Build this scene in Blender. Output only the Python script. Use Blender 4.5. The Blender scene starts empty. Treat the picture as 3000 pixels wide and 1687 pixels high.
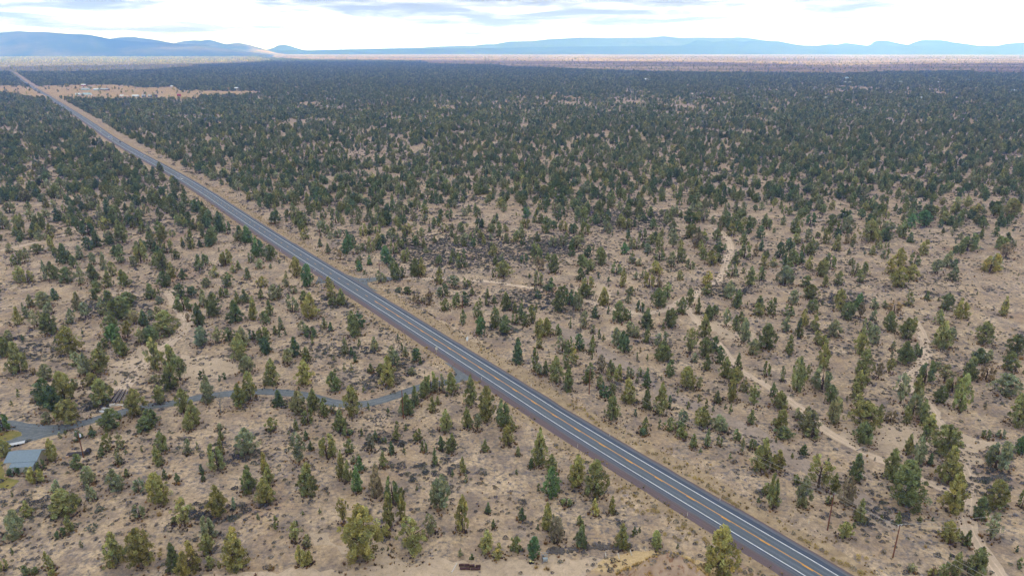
import bpy, bmesh, math, random
import numpy as np
from mathutils import Vector, Matrix, noise as mnoise

# ------------------------------------------------------------------ camera
W, H, F = 3000.0, 1687.0, 2000.0
HOR = 148.0
PITCH = math.atan((H / 2 - HOR) / F)
CH = 125.0
SP, CP = math.sin(PITCH), math.cos(PITCH)
scene = bpy.context.scene
COL = scene.collection
cam_d = bpy.data.cameras.new('camera')
cam = bpy.data.objects.new('camera', cam_d)
COL.objects.link(cam)
cam.location = (0, 0, CH)
cam.rotation_euler = (math.pi / 2 - PITCH, 0, 0)
cam_d.sensor_width = 36
cam_d.lens = 36 * F / W
cam_d.clip_start = 1
cam_d.clip_end = 200000
scene.camera = cam

# ------------------------------------------------------------------ light
SUN_EL, SUN_AZ = math.radians(32), math.radians(58)      # azimuth to the right of the view
S_DIR = Vector((math.sin(SUN_AZ) * math.cos(SUN_EL), math.cos(SUN_AZ) * math.cos(SUN_EL), math.sin(SUN_EL)))
sun_d = bpy.data.lights.new('sun', 'SUN')
sun_d.energy = 5.0
sun_d.angle = math.radians(0.5)
sun_d.color = (1.0, 0.9, 0.76)
sun = bpy.data.objects.new('sun', sun_d)
sun.rotation_euler = S_DIR.to_track_quat('Z', 'Y').to_euler()
sun.location = (60, 60, 300)
COL.objects.link(sun)

world = bpy.data.worlds.new('World')
scene.world = world
world.use_nodes = True
NW = world.node_tree
NW.nodes.clear()


def node(nt, kind, **kw):
    n = nt.nodes.new(kind)
    for k, v in kw.items():
        if k == 'inp':
            for a, b in v.items():
                n.inputs[a].default_value = b
        else:
            setattr(n, k, v)
    return n


def math_node(nt, op, a, b=None, c=None, clamp=False):
    n = nt.nodes.new('ShaderNodeMath')
    n.operation = op
    n.use_clamp = clamp
    for i, v in enumerate((a, b, c)):
        if v is None:
            continue
        if isinstance(v, (int, float)):
            n.inputs[i].default_value = v
        else:
            nt.links.new(v, n.inputs[i])
    return n.outputs[0]


def mixc(nt, fac, a, b, mode='MIX'):
    n = nt.nodes.new('ShaderNodeMix')
    n.data_type = 'RGBA'
    n.blend_type = mode
    for sock, v in ((n.inputs[0], fac), (n.inputs[6], a), (n.inputs[7], b)):
        if isinstance(v, (int, float)):
            sock.default_value = v
        elif isinstance(v, tuple):
            sock.default_value = v if len(v) == 4 else (*v, 1)
        else:
            nt.links.new(v, sock)
    return n.outputs[2]


def ramp(nt, fac, stops, interp='LINEAR'):
    n = nt.nodes.new('ShaderNodeValToRGB')
    n.color_ramp.interpolation = interp
    el = n.color_ramp.elements
    while len(el) < len(stops):
        el.new(0.5)
    for e, (p, c) in zip(el, stops):
        e.position = p
        e.color = (c, c, c, 1) if isinstance(c, (int, float)) else (*c, 1)
    nt.links.new(fac, n.inputs[0])
    return n.outputs[0]


def noise(nt, vec, scale, detail=4, rough=0.55, dist=0.0):
    n = node(nt, 'ShaderNodeTexNoise', inp={'Scale': scale, 'Detail': detail, 'Roughness': rough, 'Distortion': dist})
    if vec is not None:
        nt.links.new(vec, n.inputs['Vector'])
    return n.outputs['Fac']


def combine(nt, x, y, z=0.0):
    n = nt.nodes.new('ShaderNodeCombineXYZ')
    for i, v in enumerate((x, y, z)):
        if isinstance(v, (int, float)):
            n.inputs[i].default_value = v
        else:
            nt.links.new(v, n.inputs[i])
    return n.outputs[0]


# overcast sky: Nishita sky behind a nearly closed sheet of thin bright cloud with blue-grey streaks
sky = node(NW, 'ShaderNodeTexSky', sky_type='NISHITA', sun_disc=False)
sky.sun_elevation = SUN_EL
sky.sun_rotation = SUN_AZ
tc = node(NW, 'ShaderNodeTexCoord')
sx = node(NW, 'ShaderNodeSeparateXYZ')
NW.links.new(tc.outputs['Generated'], sx.inputs[0])
az = math_node(NW, 'ARCTAN2', sx.outputs[0], sx.outputs[1])
el = sx.outputs[2]
# rows of cloud flatten towards the horizon
elq = math_node(NW, 'POWER', math_node(NW, 'MAXIMUM', el, 0.0005), 0.62)
v1 = combine(NW, math_node(NW, 'MULTIPLY', az, 8.0), math_node(NW, 'MULTIPLY', elq, 34.0), 3.1)
n1 = noise(NW, v1, 1.0, 7, 0.58, 0.35)
v2 = combine(NW, math_node(NW, 'MULTIPLY', az, 2.2), math_node(NW, 'MULTIPLY', elq, 7.0), 9.7)
n2 = noise(NW, v2, 1.0, 3, 0.5)
patch = math_node(NW, 'ADD', math_node(NW, 'MULTIPLY', n1, 0.70), math_node(NW, 'MULTIPLY', n2, 0.30))
streak = ramp(NW, patch, [(0.0, 0.0), (0.465, 0.0), (0.515, 0.6), (0.58, 1.0), (1.0, 1.0)])
# clear of streaks right at the horizon
lowfade = ramp(NW, el, [(0.0, 0.0), (0.008, 0.15), (0.02, 1.0), (1.0, 1.0)])
streak = math_node(NW, 'MULTIPLY', streak, lowfade)
cloud_c = mixc(NW, streak, (1.12, 1.13, 1.15), (0.36, 0.385, 0.39))
skyb = mixc(NW, 1.0, sky.outputs[0], (0.1, 0.1, 0.1), 'MULTIPLY')
total = mixc(NW, 0.9, skyb, cloud_c)
# bright backlit band low over the horizon, seen through the longest stretch of air
glow = ramp(NW, el, [(0.0, (1.7, 2.4, 11.0)), (0.012, (1.4, 1.9, 7.0)), (0.03, (1.0, 1.2, 3.0)), (0.06, (0.82, 0.92, 1.5)), (0.14, (1.3, 1.4, 1.7)), (0.28, (1.2, 1.25, 1.35)), (0.45, (0.96, 0.97, 1.0)), (1.0, (0.90, 0.90, 0.92))])
total = mixc(NW, 1.0, total, glow, 'MULTIPLY')
bg = node(NW, 'ShaderNodeBackground')
NW.links.new(total, bg.inputs[0])
bg.inputs[1].default_value = 1.0
wo = node(NW, 'ShaderNodeOutputWorld')
NW.links.new(bg.outputs[0], wo.inputs[0])

scene.view_settings.view_transform = 'Standard'
scene.view_settings.look = 'None'
scene.view_settings.exposure = 0.66
scene.view_settings.gamma = 1.0
scene.cycles.max_bounces = 6
scene.cycles.diffuse_bounces = 2
scene.cycles.glossy_bounces = 2
scene.cycles.transparent_max_bounces = 6
scene.cycles.volume_bounces = 4
scene.cycles.use_denoising = True
scene.cycles.use_adaptive_sampling = True
scene.cycles.adaptive_threshold = 0.01
scene.cycles.sample_clamp_indirect = 4

R = random.Random(7)
NR = np.random.default_rng(11)


# ------------------------------------------------------------------ helpers
def at(px, py, z=0.0):
    """point on the ground plane seen at a photograph pixel"""
    dx, dy = (px - W / 2) / F, (py - H / 2) / F
    t = (CH - z) / (SP + dy * CP)
    return Vector((dx * t, (CP - dy * SP) * t, z))


def px_of(x, y, z=0.0):
    f = y * CP + (CH - z) * SP
    u = (CH - z) * CP - y * SP
    return W / 2 + F * x / f, H / 2 + F * u / f


def top_height(bx, by, ty):
    p = at(bx, by)
    dy = (ty - H / 2) / F
    return CH - p.y * (SP + dy * CP) / (CP - dy * SP)


def mat(name, color=(0.5, 0.5, 0.5), rough=0.9, metal=0.0, spec=0.2, var=0.15, vscale=3.0):
    m = bpy.data.materials.new(name)
    m.use_nodes = True
    nt = m.node_tree
    b = nt.nodes['Principled BSDF']
    b.inputs['Roughness'].default_value = rough
    b.inputs['Metallic'].default_value = metal
    b.inputs['Specular IOR Level'].default_value = spec
    t = node(nt, 'ShaderNodeTexCoord')
    n = noise(nt, t.outputs['Object'], vscale, 4)
    k = ramp(nt, n, [(0.25, 1 - var), (0.75, 1 + var)])
    nt.links.new(mixc(nt, 1.0, (*color, 1), k, 'MULTIPLY'), b.inputs['Base Color'])
    return m


def mesh_np(name, verts, faces, mats=(), mi=None, smooth=False):
    me = bpy.data.meshes.new(name)
    me.from_pydata([tuple(map(float, v)) for v in verts], [], [tuple(map(int, f)) for f in faces])
    for m in mats:
        me.materials.append(m)
    if mi is not None:
        me.polygons.foreach_set('material_index', np.asarray(mi, dtype=np.int32))
    if smooth:
        me.polygons.foreach_set('use_smooth', np.ones(len(me.polygons), dtype=bool))
    me.update()
    return me


class MB:
    def __init__(s):
        s.v, s.f, s.mi = [], [], []

    def box(s, c, size, rz=0.0, mi=0, rot=None):
        M = rot if rot is not None else Matrix.Rotation(rz, 3, 'Z')
        b = len(s.v)
        for dx in (-.5, .5):
            for dy in (-.5, .5):
                for dz in (-.5, .5):
                    s.v.append(Vector(c) + M @ Vector((dx * size[0], dy * size[1], dz * size[2])))
        for f in ((0, 1, 3, 2), (4, 6, 7, 5), (0, 4, 5, 1), (2, 3, 7, 6), (0, 2, 6, 4), (1, 5, 7, 3)):
            s.f.append(tuple(b + i for i in f))
            s.mi.append(mi)
        return s

    def tube(s, a, b, r0, r1=None, n=6, mi=0, cap=True):
        a, b = Vector(a), Vector(b)
        r1 = r0 if r1 is None else r1
        q = (b - a).normalized().to_track_quat('Z', 'Y')
        k = len(s.v)
        for p, r in ((a, r0), (b, r1)):
            for i in range(n):
                t = 2 * math.pi * i / n
                s.v.append(p + q @ Vector((r * math.cos(t), r * math.sin(t), 0)))
        for i in range(n):
            s.f.append((k + i, k + (i + 1) % n, k + n + (i + 1) % n, k + n + i))
            s.mi.append(mi)
        if cap:
            s.f.append(tuple(k + n + i for i in range(n)))
            s.mi.append(mi)
            s.f.append(tuple(k + n - 1 - i for i in range(n)))
            s.mi.append(mi)
        return s

    def path(s, pts, radii, n=5, mi=0):
        for i in range(len(pts) - 1):
            s.tube(pts[i], pts[i + 1], radii[i], radii[i + 1], n, mi, cap=False)
        return s

    def rock(s, c, r, seed=0, mi=0, flat=0.7):
        rr = random.Random(seed)
        bm = bmesh.new()
        bmesh.ops.create_icosphere(bm, subdivisions=1, radius=1)
        k = len(s.v)
        sc = (r * rr.uniform(.7, 1.2), r * rr.uniform(.7, 1.2), r * flat * rr.uniform(.7, 1.1))
        for v in bm.verts:
            j = rr.uniform(.78, 1.12)
            s.v.append(Vector(c) + Vector((v.co.x * sc[0] * j, v.co.y * sc[1] * j, v.co.z * sc[2] * j)))
        for f in bm.faces:
            s.f.append(tuple(k + v.index for v in f.verts))
            s.mi.append(mi)
        bm.free()
        return s

    def poly(s, pts, mi=0):
        k = len(s.v)
        s.v += [Vector(p) for p in pts]
        s.f.append(tuple(range(k, k + len(pts))))
        s.mi.append(mi)
        return s

    def me(s, name, mats, smooth=False):
        if not isinstance(mats, (list, tuple)):
            mats = [mats]
        return mesh_np(name, s.v, s.f, mats, s.mi, smooth)

    def build(s, name, mats, parent=None, smooth=False):
        return obj(name, s.me(name, mats, smooth), parent)


def obj(name, me, parent=None):
    o = bpy.data.objects.new(name, me)
    COL.objects.link(o)
    if parent is not None:
        o.parent = parent
    return o


def tag(o, label=None, cat=None, group=None, kind=None):
    if label:
        o['label'] = label
    if cat:
        o['category'] = cat
    if group:
        o['group'] = group
    if kind:
        o['kind'] = kind
    return o


def thing(name, loc, label, cat, group=None, rz=0.0):
    o = bpy.data.objects.new(name, None)
    COL.objects.link(o)
    o.empty_display_size = 0.5
    o.location = loc
    o.rotation_euler = (0, 0, rz)
    return tag(o, label, cat, group)


def copy_tree(o, parent=None):
    c = o.copy()
    COL.objects.link(c)
    c.parent = parent
    for ch in o.children:
        copy_tree(ch, c)
    return c


def arc_resample(pts, step):
    pts = [Vector((p[0], p[1], 0)) for p in pts]
    out = [pts[0]]
    for a, b in zip(pts, pts[1:]):
        n = max(1, int((b - a).length / step))
        for i in range(1, n + 1):
            out.append(a.lerp(b, i / n))
    return out


def smooth_path(pts, it=3):
    pts = [Vector((p[0], p[1], 0)) for p in pts]
    for _ in range(it):
        q = [pts[0]]
        for a, b in zip(pts, pts[1:]):
            q += [a.lerp(b, .25), a.lerp(b, .75)]
        q.append(pts[-1])
        pts = q
    return pts


def normals2d(P):
    out = []
    for i in range(len(P)):
        d = (P[min(i + 1, len(P) - 1)] - P[max(i - 1, 0)])
        d.z = 0
        d.normalize()
        out.append(Vector((-d.y, d.x, 0)))      # left of travel
    return out


def ribbon(name, P, offs, z, m, jit=0.0, jscale=0.15, kind='structure', label=None, seed=0, uv=True):
    """strip along P between signed offsets; columns at offs; ragged outer edges; UV = (offset m, distance m)"""
    Nn = normals2d(P)
    V, Fc, UV = [], [], []
    s = 0
    nc = len(offs)
    for i, p in enumerate(P):
        if i:
            s += (P[i] - P[i - 1]).length
        for j, o in enumerate(offs):
            oo = o
            if jit and j in (0, nc - 1):
                sg = -1 if j == 0 else 1
                if offs[0] > offs[-1]:
                    sg = -sg
                oo = o + sg * jit * (mnoise.noise(Vector((s * jscale, j * 13.7 + seed, 0))) +
                                     .5 * mnoise.noise(Vector((s * jscale * 4, j * 3.7 + seed, 5))))
            V.append(p + Nn[i] * oo + Vector((0, 0, z)))
            UV.append((o, s))
    for i in range(len(P) - 1):
        for j in range(nc - 1):
            a = i * nc + j
            f = (a, a + 1, a + nc + 1, a + nc)
            Fc.append(f if offs[0] > offs[-1] else f[::-1])
    me = mesh_np(name, V, Fc, [m])
    l = me.uv_layers.new(name='UVMap')
    idx = np.empty(len(me.loops), dtype=np.int32)
    me.loops.foreach_get('vertex_index', idx)
    l.data.foreach_set('uv', np.array(UV, dtype=np.float32)[idx].ravel())
    o = obj(name, me)
    tag(o, label, kind=kind)
    return o


def poly_sheet(name, pts_px, z, m, jit=1.0, step=3.0, label=None, world=False, kind='structure'):
    """flat sheet whose outline is given in ground points; ragged edge"""
    pts = [Vector(p) if world else at(*p) for p in pts_px]
    out = []
    n = len(pts)
    for i in range(n):
        a, b = pts[i], pts[(i + 1) % n]
        k = max(1, min(60, int((b - a).length / step)))
        d = (b - a).normalized()
        nr = Vector((-d.y, d.x, 0))
        for q in range(k):
            p = a.lerp(b, q / k)
            p = p + nr * jit * (mnoise.noise(p / (step * 2.5)) * 1.4 + .6 * mnoise.noise(p / step * .9))
            out.append((p.x, p.y, z))
    bm = bmesh.new()
    vs = [bm.verts.new(p) for p in out]
    f = bm.faces.new(vs)
    f.normal_update()
    if f.normal.z < 0:
        f.normal_flip()
    bmesh.ops.triangulate(bm, faces=[f])
    me = bpy.data.meshes.new(name)
    bm.to_mesh(me)
    bm.free()
    me.materials.append(m)
    o = obj(name, me)
    tag(o, label, kind=kind)
    return o


# ------------------------------------------------------------------ ground materials
def ground_material():
    m = bpy.data.materials.new('high_desert_soil')
    m.use_nodes = True
    nt = m.node_tree
    b = nt.nodes['Principled BSDF']
    b.inputs['Roughness'].default_value = 0.95
    b.inputs['Specular IOR Level'].default_value = 0.05
    g = node(nt, 'ShaderNodeNewGeometry')
    pos = g.outputs['Position']
    big = noise(nt, pos, 0.012, 5, 0.6)
    mid = noise(nt, pos, 0.07, 5, 0.6)
    fine = noise(nt, pos, 0.9, 6, 0.65)
    grit = noise(nt, pos, 4.0, 3, 0.6)
    soil = ramp(nt, mid, [(0.28, (0.32, 0.226, 0.146)), (0.42, (0.45, 0.328, 0.214)), (0.56, (0.57, 0.43, 0.284)), (0.72, (0.68, 0.52, 0.355))])
    pink = mixc(nt, ramp(nt, big, [(0.40, 0.0), (0.62, 0.3)]), soil, (0.47, 0.35, 0.25))
    straw = mixc(nt, ramp(nt, noise(nt, pos, 0.16, 5, 0.7), [(0.55, 0.0), (0.70, 0.55)]), pink, (0.50, 0.36, 0.16))
    # grey litter and low cushion scrub too small to model, in drifts
    drift = ramp(nt, noise(nt, pos, 0.035, 4, 0.6), [(0.40, 0.0), (0.58, 1.0)])
    tuft = ramp(nt, noise(nt, pos, 0.62, 6, 0.75), [(0.485, 0.0), (0.60, 1.0)])
    veil = ramp(nt, noise(nt, pos, 0.11, 5, 0.7), [(0.44, 0.0), (0.62, 0.75)])
    drf = math_node(nt, 'MULTIPLY', math_node(nt, 'MULTIPLY_ADD', drift, 0.62, 0.36), tuft)
    c = mixc(nt, veil, straw, (0.22, 0.175, 0.15))
    c = mixc(nt, drf, c, (0.155, 0.145, 0.148))
    red = ramp(nt, noise(nt, pos, 0.022, 3, 0.5), [(0.60, 0.0), (0.72, 0.5)])
    c = mixc(nt, math_node(nt, 'MULTIPLY', red, ramp(nt, fine, [(0.4, 0.0), (0.6, 1.0)])), c, (0.33, 0.17, 0.10))
    c = mixc(nt, 1.0, c, ramp(nt, fine, [(0.3, 0.68), (0.7, 1.26)]), 'MULTIPLY')
    c = mixc(nt, 1.0, c, ramp(nt, grit, [(0.3, 0.84), (0.7, 1.14)]), 'MULTIPLY')
    # far off, the country beyond the plain is wooded again
    sp = node(nt, 'ShaderNodeSeparateXYZ')
    nt.links.new(pos, sp.inputs[0])
    dist = math_node(nt, 'SQRT', math_node(nt, 'ADD', math_node(nt, 'MULTIPLY', sp.outputs[0], sp.outputs[0]),
                                          math_node(nt, 'MULTIPLY', sp.outputs[1], sp.outputs[1])))
    farf = ramp(nt, math_node(nt, 'DIVIDE', dist, 20000.0), [(0.40, 0.0), (0.5, 0.85)])
    fn = noise(nt, pos, 0.0022, 8, 0.75)
    fcol = ramp(nt, fn, [(0.40, (0.055, 0.075, 0.04)), (0.56, (0.10, 0.12, 0.06)), (0.66, (0.34, 0.27, 0.15))])
    c = mixc(nt, farf, c, fcol)
    nt.links.new(c, b.inputs['Base Color'])
    bump = node(nt, 'ShaderNodeBump', inp={'Strength': 0.5, 'Distance': 0.3})
    nt.links.new(noise(nt, pos, 0.55, 6, 0.65), bump.inputs['Height'])
    nt.links.new(bump.outputs[0], b.inputs['Normal'])
    return m


def dirt(name, c0, c1, scale=0.5, tuft=0.0, tuftc=(0.15, 0.135, 0.13), rut=False, straw=0.0):
    m = bpy.data.materials.new(name)
    m.use_nodes = True
    nt = m.node_tree
    b = nt.nodes['Principled BSDF']
    b.inputs['Roughness'].default_value = 0.95
    b.inputs['Specular IOR Level'].default_value = 0.05
    g = node(nt, 'ShaderNodeNewGeometry')
    pos = g.outputs['Position']
    c = ramp(nt, noise(nt, pos, scale, 6, 0.65), [(0.3, c0), (0.7, c1)])
    c = mixc(nt, 1.0, c, ramp(nt, noise(nt, pos, 0.06, 3), [(0.3, 0.85), (0.7, 1.12)]), 'MULTIPLY')
    c = mixc(nt, 1.0, c, ramp(nt, noise(nt, pos, 3.0, 3), [(0.3, 0.88), (0.7, 1.1)]), 'MULTIPLY')
    if tuft:
        t = ramp(nt, noise(nt, pos, 0.8, 5, 0.72), [(0.52, 0.0), (0.62, tuft)])
        c = mixc(nt, t, c, tuftc)
    if straw:
        t = ramp(nt, noise(nt, pos, 0.33, 5, 0.7), [(0.48, 0.0), (0.62, straw)])
        c = mixc(nt, t, c, (0.26, 0.19, 0.12))
    if rut:
        uvn = node(nt, 'ShaderNodeUVMap')
        su = node(nt, 'ShaderNodeSeparateXYZ')
        nt.links.new(uvn.outputs[0], su.inputs[0])
        a = math_node(nt, 'ABSOLUTE', su.outputs[0])
        d = math_node(nt, 'ABSOLUTE', math_node(nt, 'SUBTRACT', a, 0.85))
        k = ramp(nt, d, [(0.0, 1.0), (0.32, 0.0)])
        k = math_node(nt, 'MULTIPLY', k, ramp(nt, noise(nt, pos, 0.25, 4), [(0.35, 0.1), (0.6, 0.8)]))
        c = mixc(nt, k, c, tuple(min(1, x * 1.28) for x in c1))
    nt.links.new(c, b.inputs['Base Color'])
    return m


M_ground = ground_material()

# ------------------------------------------------------------------ ground sheet with the spoil mound
MOUND = [(36.0, 132.0, 10.5, 8.5, 11.0), (44.0, 127.0, 10.0, 8.0, 7.0)]   # x, y, sx, sy, h


def ground_z(x, y):
    z = 0.0
    for mx, my, sx_, sy_, h in MOUND:
        q = ((x - mx) / sx_) ** 2 + ((y - my) / sy_) ** 2
        if q < 6:
            z += h * math.exp(-q * 1.5)
    return z


V, Fc = [], []
# fine patch under the camera field, then rings out to the horizon
radii = [0.0] + list(np.geomspace(40, 130000, 46))
NS = 160
V.append((0, 0, 0))
for r in radii[1:]:
    for i in range(NS):
        t = 2 * math.pi * i / NS
        V.append((r * math.cos(t), r * math.sin(t), 0))
for i in range(NS):
    Fc.append((0, 1 + i, 1 + (i + 1) % NS))
for k in range(len(radii) - 2):
    for i in range(NS):
        a, b_ = 1 + k * NS + i, 1 + k * NS + (i + 1) % NS
        Fc.append((a, a + NS, b_ + NS, b_))
ground = obj('ground', mesh_np('ground', V, Fc, [M_ground]))
tag(ground, kind='structure')

M_mound = dirt('mound_soil', (0.30, 0.21, 0.15), (0.46, 0.34, 0.24), 0.35, 0.35)


def mound():
    gx, gy = np.arange(4, 62, .5), np.arange(112, 150, .5)
    V, Fc = [], []
    for y in gy:
        for x in gx:
            z = ground_z(x, y)
            z += min(1, z) * (.55 * mnoise.noise(Vector((x * .25, y * .25, 0))) + .3 * mnoise.noise(Vector((x * .7, y * .7, 2))))
            V.append((x, y, z - 0.06))
    nx = len(gx)
    for j in range(len(gy) - 1):
        for i in range(nx - 1):
            a = j * nx + i
            if max(V[a][2], V[a + 1][2], V[a + nx][2], V[a + nx + 1][2]) > 0.0:
                Fc.append((a, a + 1, a + nx + 1, a + nx))
    used = sorted({i for f in Fc for i in f})
    mp = {o: n for n, o in enumerate(used)}
    m = bpy.data.materials.new('mound_straw_and_soil')
    m.use_nodes = True
    nt = m.node_tree
    b = nt.nodes['Principled BSDF']
    b.inputs['Roughness'].default_value = .95
    b.inputs['Specular IOR Level'].default_value = 0.05
    g = node(nt, 'ShaderNodeNewGeometry')
    pos = g.outputs['Position']
    c = ramp(nt, noise(nt, pos, 0.4, 6, .65), [(0.3, (0.29, 0.20, 0.14)), (0.7, (0.46, 0.34, 0.24))])
    sp = node(nt, 'ShaderNodeSeparateXYZ')
    nt.links.new(pos, sp.inputs[0])
    # dry grass grows along the far lip of the heap
    lip = math_node(nt, 'ADD', math_node(nt, 'MULTIPLY', sp.outputs[0], 0.035), math_node(nt, 'MULTIPLY', sp.outputs[1], 0.10))
    lip = math_node(nt, 'ADD', lip, math_node(nt, 'MULTIPLY', noise(nt, pos, .3, 4), 0.6))
    lf = ramp(nt, math_node(nt, 'SUBTRACT', lip, 14.9), [(0.0, 0.0), (0.3, 0.9)])
    c = mixc(nt, lf, c, ramp(nt, noise(nt, pos, 2.0, 4), [(0.3, (0.50, 0.35, 0.17)), (0.7, (0.74, 0.56, 0.31))]))
    t = math_node(nt, 'MULTIPLY', ramp(nt, noise(nt, pos, 0.5, 5, .7), [(0.55, 0.0), (0.63, 0.8)]), math_node(nt, 'SUBTRACT', 1.0, lf))
    c = mixc(nt, t, c, (0.21, 0.10, 0.05))
    nt.links.new(c, b.inputs['Base Color'])
    o = obj('terrain', mesh_np('terrain', [V[i] for i in used], [tuple(mp[i] for i in f) for f in Fc], [m], smooth=True))
    tag(o, kind='structure')


mound()

# ------------------------------------------------------------------ highway
HW = [(166, 22), (78.3, 138.6), (68.7, 150.4), (22.7, 208.6), (0, 240), (-45, 301), (-89.6, 361.5), (-118.5, 399.9), (-191.0, 497.5),
      (-331, 693.5), (-561.7, 986.8), (-769.5, 1275), (-1300, 1990), (-1988, 2906), (-2775, 3990), (-3300, 4700)]
HWP = arc_resample(smooth_path(HW, 2), 6)
HWN = normals2d(HWP)


def along(P, x, y):
    best, bi = 1e18, 0
    for i, p in enumerate(P):
        d = (p.x - x) ** 2 + (p.y - y) ** 2
        if d < best:
            best, bi = d, i
    return bi


def asphalt():
    m = bpy.data.materials.new('asphalt')
    m.use_nodes = True
    nt = m.node_tree
    b = nt.nodes['Principled BSDF']
    b.inputs['Roughness'].default_value = 0.8
    b.inputs['Specular IOR Level'].default_value = 0.25
    uvn = node(nt, 'ShaderNodeUVMap')
    su = node(nt, 'ShaderNodeSeparateXYZ')
    nt.links.new(uvn.outputs[0], su.inputs[0])
    g = node(nt, 'ShaderNodeNewGeometry')
    pos = g.outputs['Position']
    wob = math_node(nt, 'MULTIPLY', math_node(nt, 'SUBTRACT', noise(nt, pos, 0.35, 3), 0.5), 0.5)
    u = math_node(nt, 'ADD', su.outputs[0], wob)
    # position across the road mapped to 0..1 (-7.5 .. +7.5 m, left positive)
    t = math_node(nt, 'DIVIDE', math_node(nt, 'ADD', u, 7.5), 15.0)
    lane, wheel, shd, grv, cin = (0.135, 0.158, 0.185), (0.095, 0.116, 0.145), (0.068, 0.088, 0.125), (0.135, 0.145, 0.17), (0.138, 0.103, 0.108)

    def p(o):
        return (o + 7.5) / 15.0
    st = [(0.0, cin), (p(-6.2), cin), (p(-5.7), grv), (p(-5.2), grv), (p(-4.9), shd), (p(-3.6), shd), (p(-3.35), wheel), (p(-3.1), lane),
          (p(-2.55), wheel), (p(-1.7), lane), (p(-.9), wheel), (p(-.3), lane), (p(.3), lane), (p(.95), wheel), (p(1.7), lane),
          (p(2.5), wheel), (p(3.1), lane), (p(3.35), wheel), (p(3.6), shd), (p(4.5), grv), (p(4.75), shd), (p(5.0), grv), (p(5.5), (0.13, 0.115, 0.125)), (p(5.9), cin), (1.0, cin)]
    # colour ramps hold 32 stops
    c = ramp(nt, t, st)
    lon = combine(nt, math_node(nt, 'MULTIPLY', su.outputs[0], 2.2), math_node(nt, 'MULTIPLY', su.outputs[1], 0.05), 0.0)
    c = mixc(nt, 1.0, c, ramp(nt, noise(nt, lon, 1.0, 5, .6), [(0.3, 0.82), (0.7, 1.2)]), 'MULTIPLY')
    c = mixc(nt, 1.0, c, ramp(nt, noise(nt, pos, 2.5, 4), [(0.3, 0.9), (0.7, 1.1)]), 'MULTIPLY')
    nt.links.new(c, b.inputs['Base Color'])
    return m


M_asph = asphalt()
M_grass_verge = dirt('dry_verge_grass', (0.30, 0.22, 0.145), (0.50, 0.38, 0.235), 0.35, 0.45, straw=0.6)
M_white = mat('road_white_paint', (0.74, 0.77, 0.78), 0.6, var=0.25, vscale=0.6)
M_yellow = mat('road_yellow_paint', (0.74, 0.37, 0.07), 0.6, var=0.2, vscale=0.5)
M_gravel = dirt('blue_grey_gravel', (0.12, 0.14, 0.155), (0.20, 0.215, 0.225), 0.7, rut=True)
M_track = dirt('pale_dirt_track', (0.50, 0.385, 0.28), (0.63, 0.495, 0.37), 0.4, rut=True)
M_clear = dirt('bare_pale_dirt', (0.46, 0.355, 0.25), (0.60, 0.465, 0.335), 0.5, 0.3)
M_cinder = dirt('old_grey_roadbed', (0.27, 0.215, 0.175), (0.44, 0.345, 0.27), 0.35, 0.5)
M_lawn = dirt('green_yellow_lawn', (0.15, 0.165, 0.045), (0.34, 0.26, 0.10), 0.35)
M_field = dirt('straw_field', (0.36, 0.25, 0.14), (0.50, 0.36, 0.21), 0.02, 0.2, (0.25, 0.19, 0.13))

ribbon('verge', HWP, [11.5, 0, -12.5], 0.02, M_grass_verge, 3.5, 0.08, seed=3)
ribbon('road', HWP, [8.3, 3.3, 0, -3.3, -6.6], 0.06, M_asph, 0.45, 0.25, seed=1)
for sgn in (1, -1):
    ribbon('road_marking', HWP, [sgn * 3.3 + .13, sgn * 3.3 - .13], 0.10, M_white)


def line_piece(s0, s1, off, w, acc):
    """a painted stroke along the centreline between arc lengths"""
    P, Nn, S = HWP, HWN, HWS
    i0 = max(0, int(np.searchsorted(S, s0)) - 1)
    i1 = min(len(P) - 1, int(np.searchsorted(S, s1)))

    def pt(s):
        i = min(len(P) - 2, max(0, int(np.searchsorted(S, s)) - 1))
        f = (s - S[i]) / max(1e-6, S[i + 1] - S[i])
        return P[i].lerp(P[i + 1], f), Nn[i].lerp(Nn[i + 1], f)
    ss = [s0] + [S[i] for i in range(i0 + 1, i1)] + [s1]
    for a, b in zip(ss, ss[1:]):
        if b - a < 1e-4:
            continue
        (pa, na), (pb, nb) = pt(a), pt(b)
        z = Vector((0, 0, 0.10))
        acc.poly([pa + na * (off - w) + z, pb + nb * (off - w) + z, pb + nb * (off + w) + z, pa + na * (off + w) + z][::-1])


HWS = np.concatenate([[0], np.cumsum([(b - a).length for a, b in zip(HWP, HWP[1:])])])
iy = along(HWP, *at(1093, 878)[:2])
S_END = HWS[iy]
yl = MB()
line_piece(0, S_END, -0.10, 0.125, yl)
s = 2.0
while s < 3200:
    if s < S_END:
        line_piece(s, s + 3.0, 0.19, 0.12, yl)
    else:
        line_piece(s, s + 3.0, 0.0, 0.11, yl)
    s += 12.2
tag(yl.build('road_marking', M_yellow), kind='structure')

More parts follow.
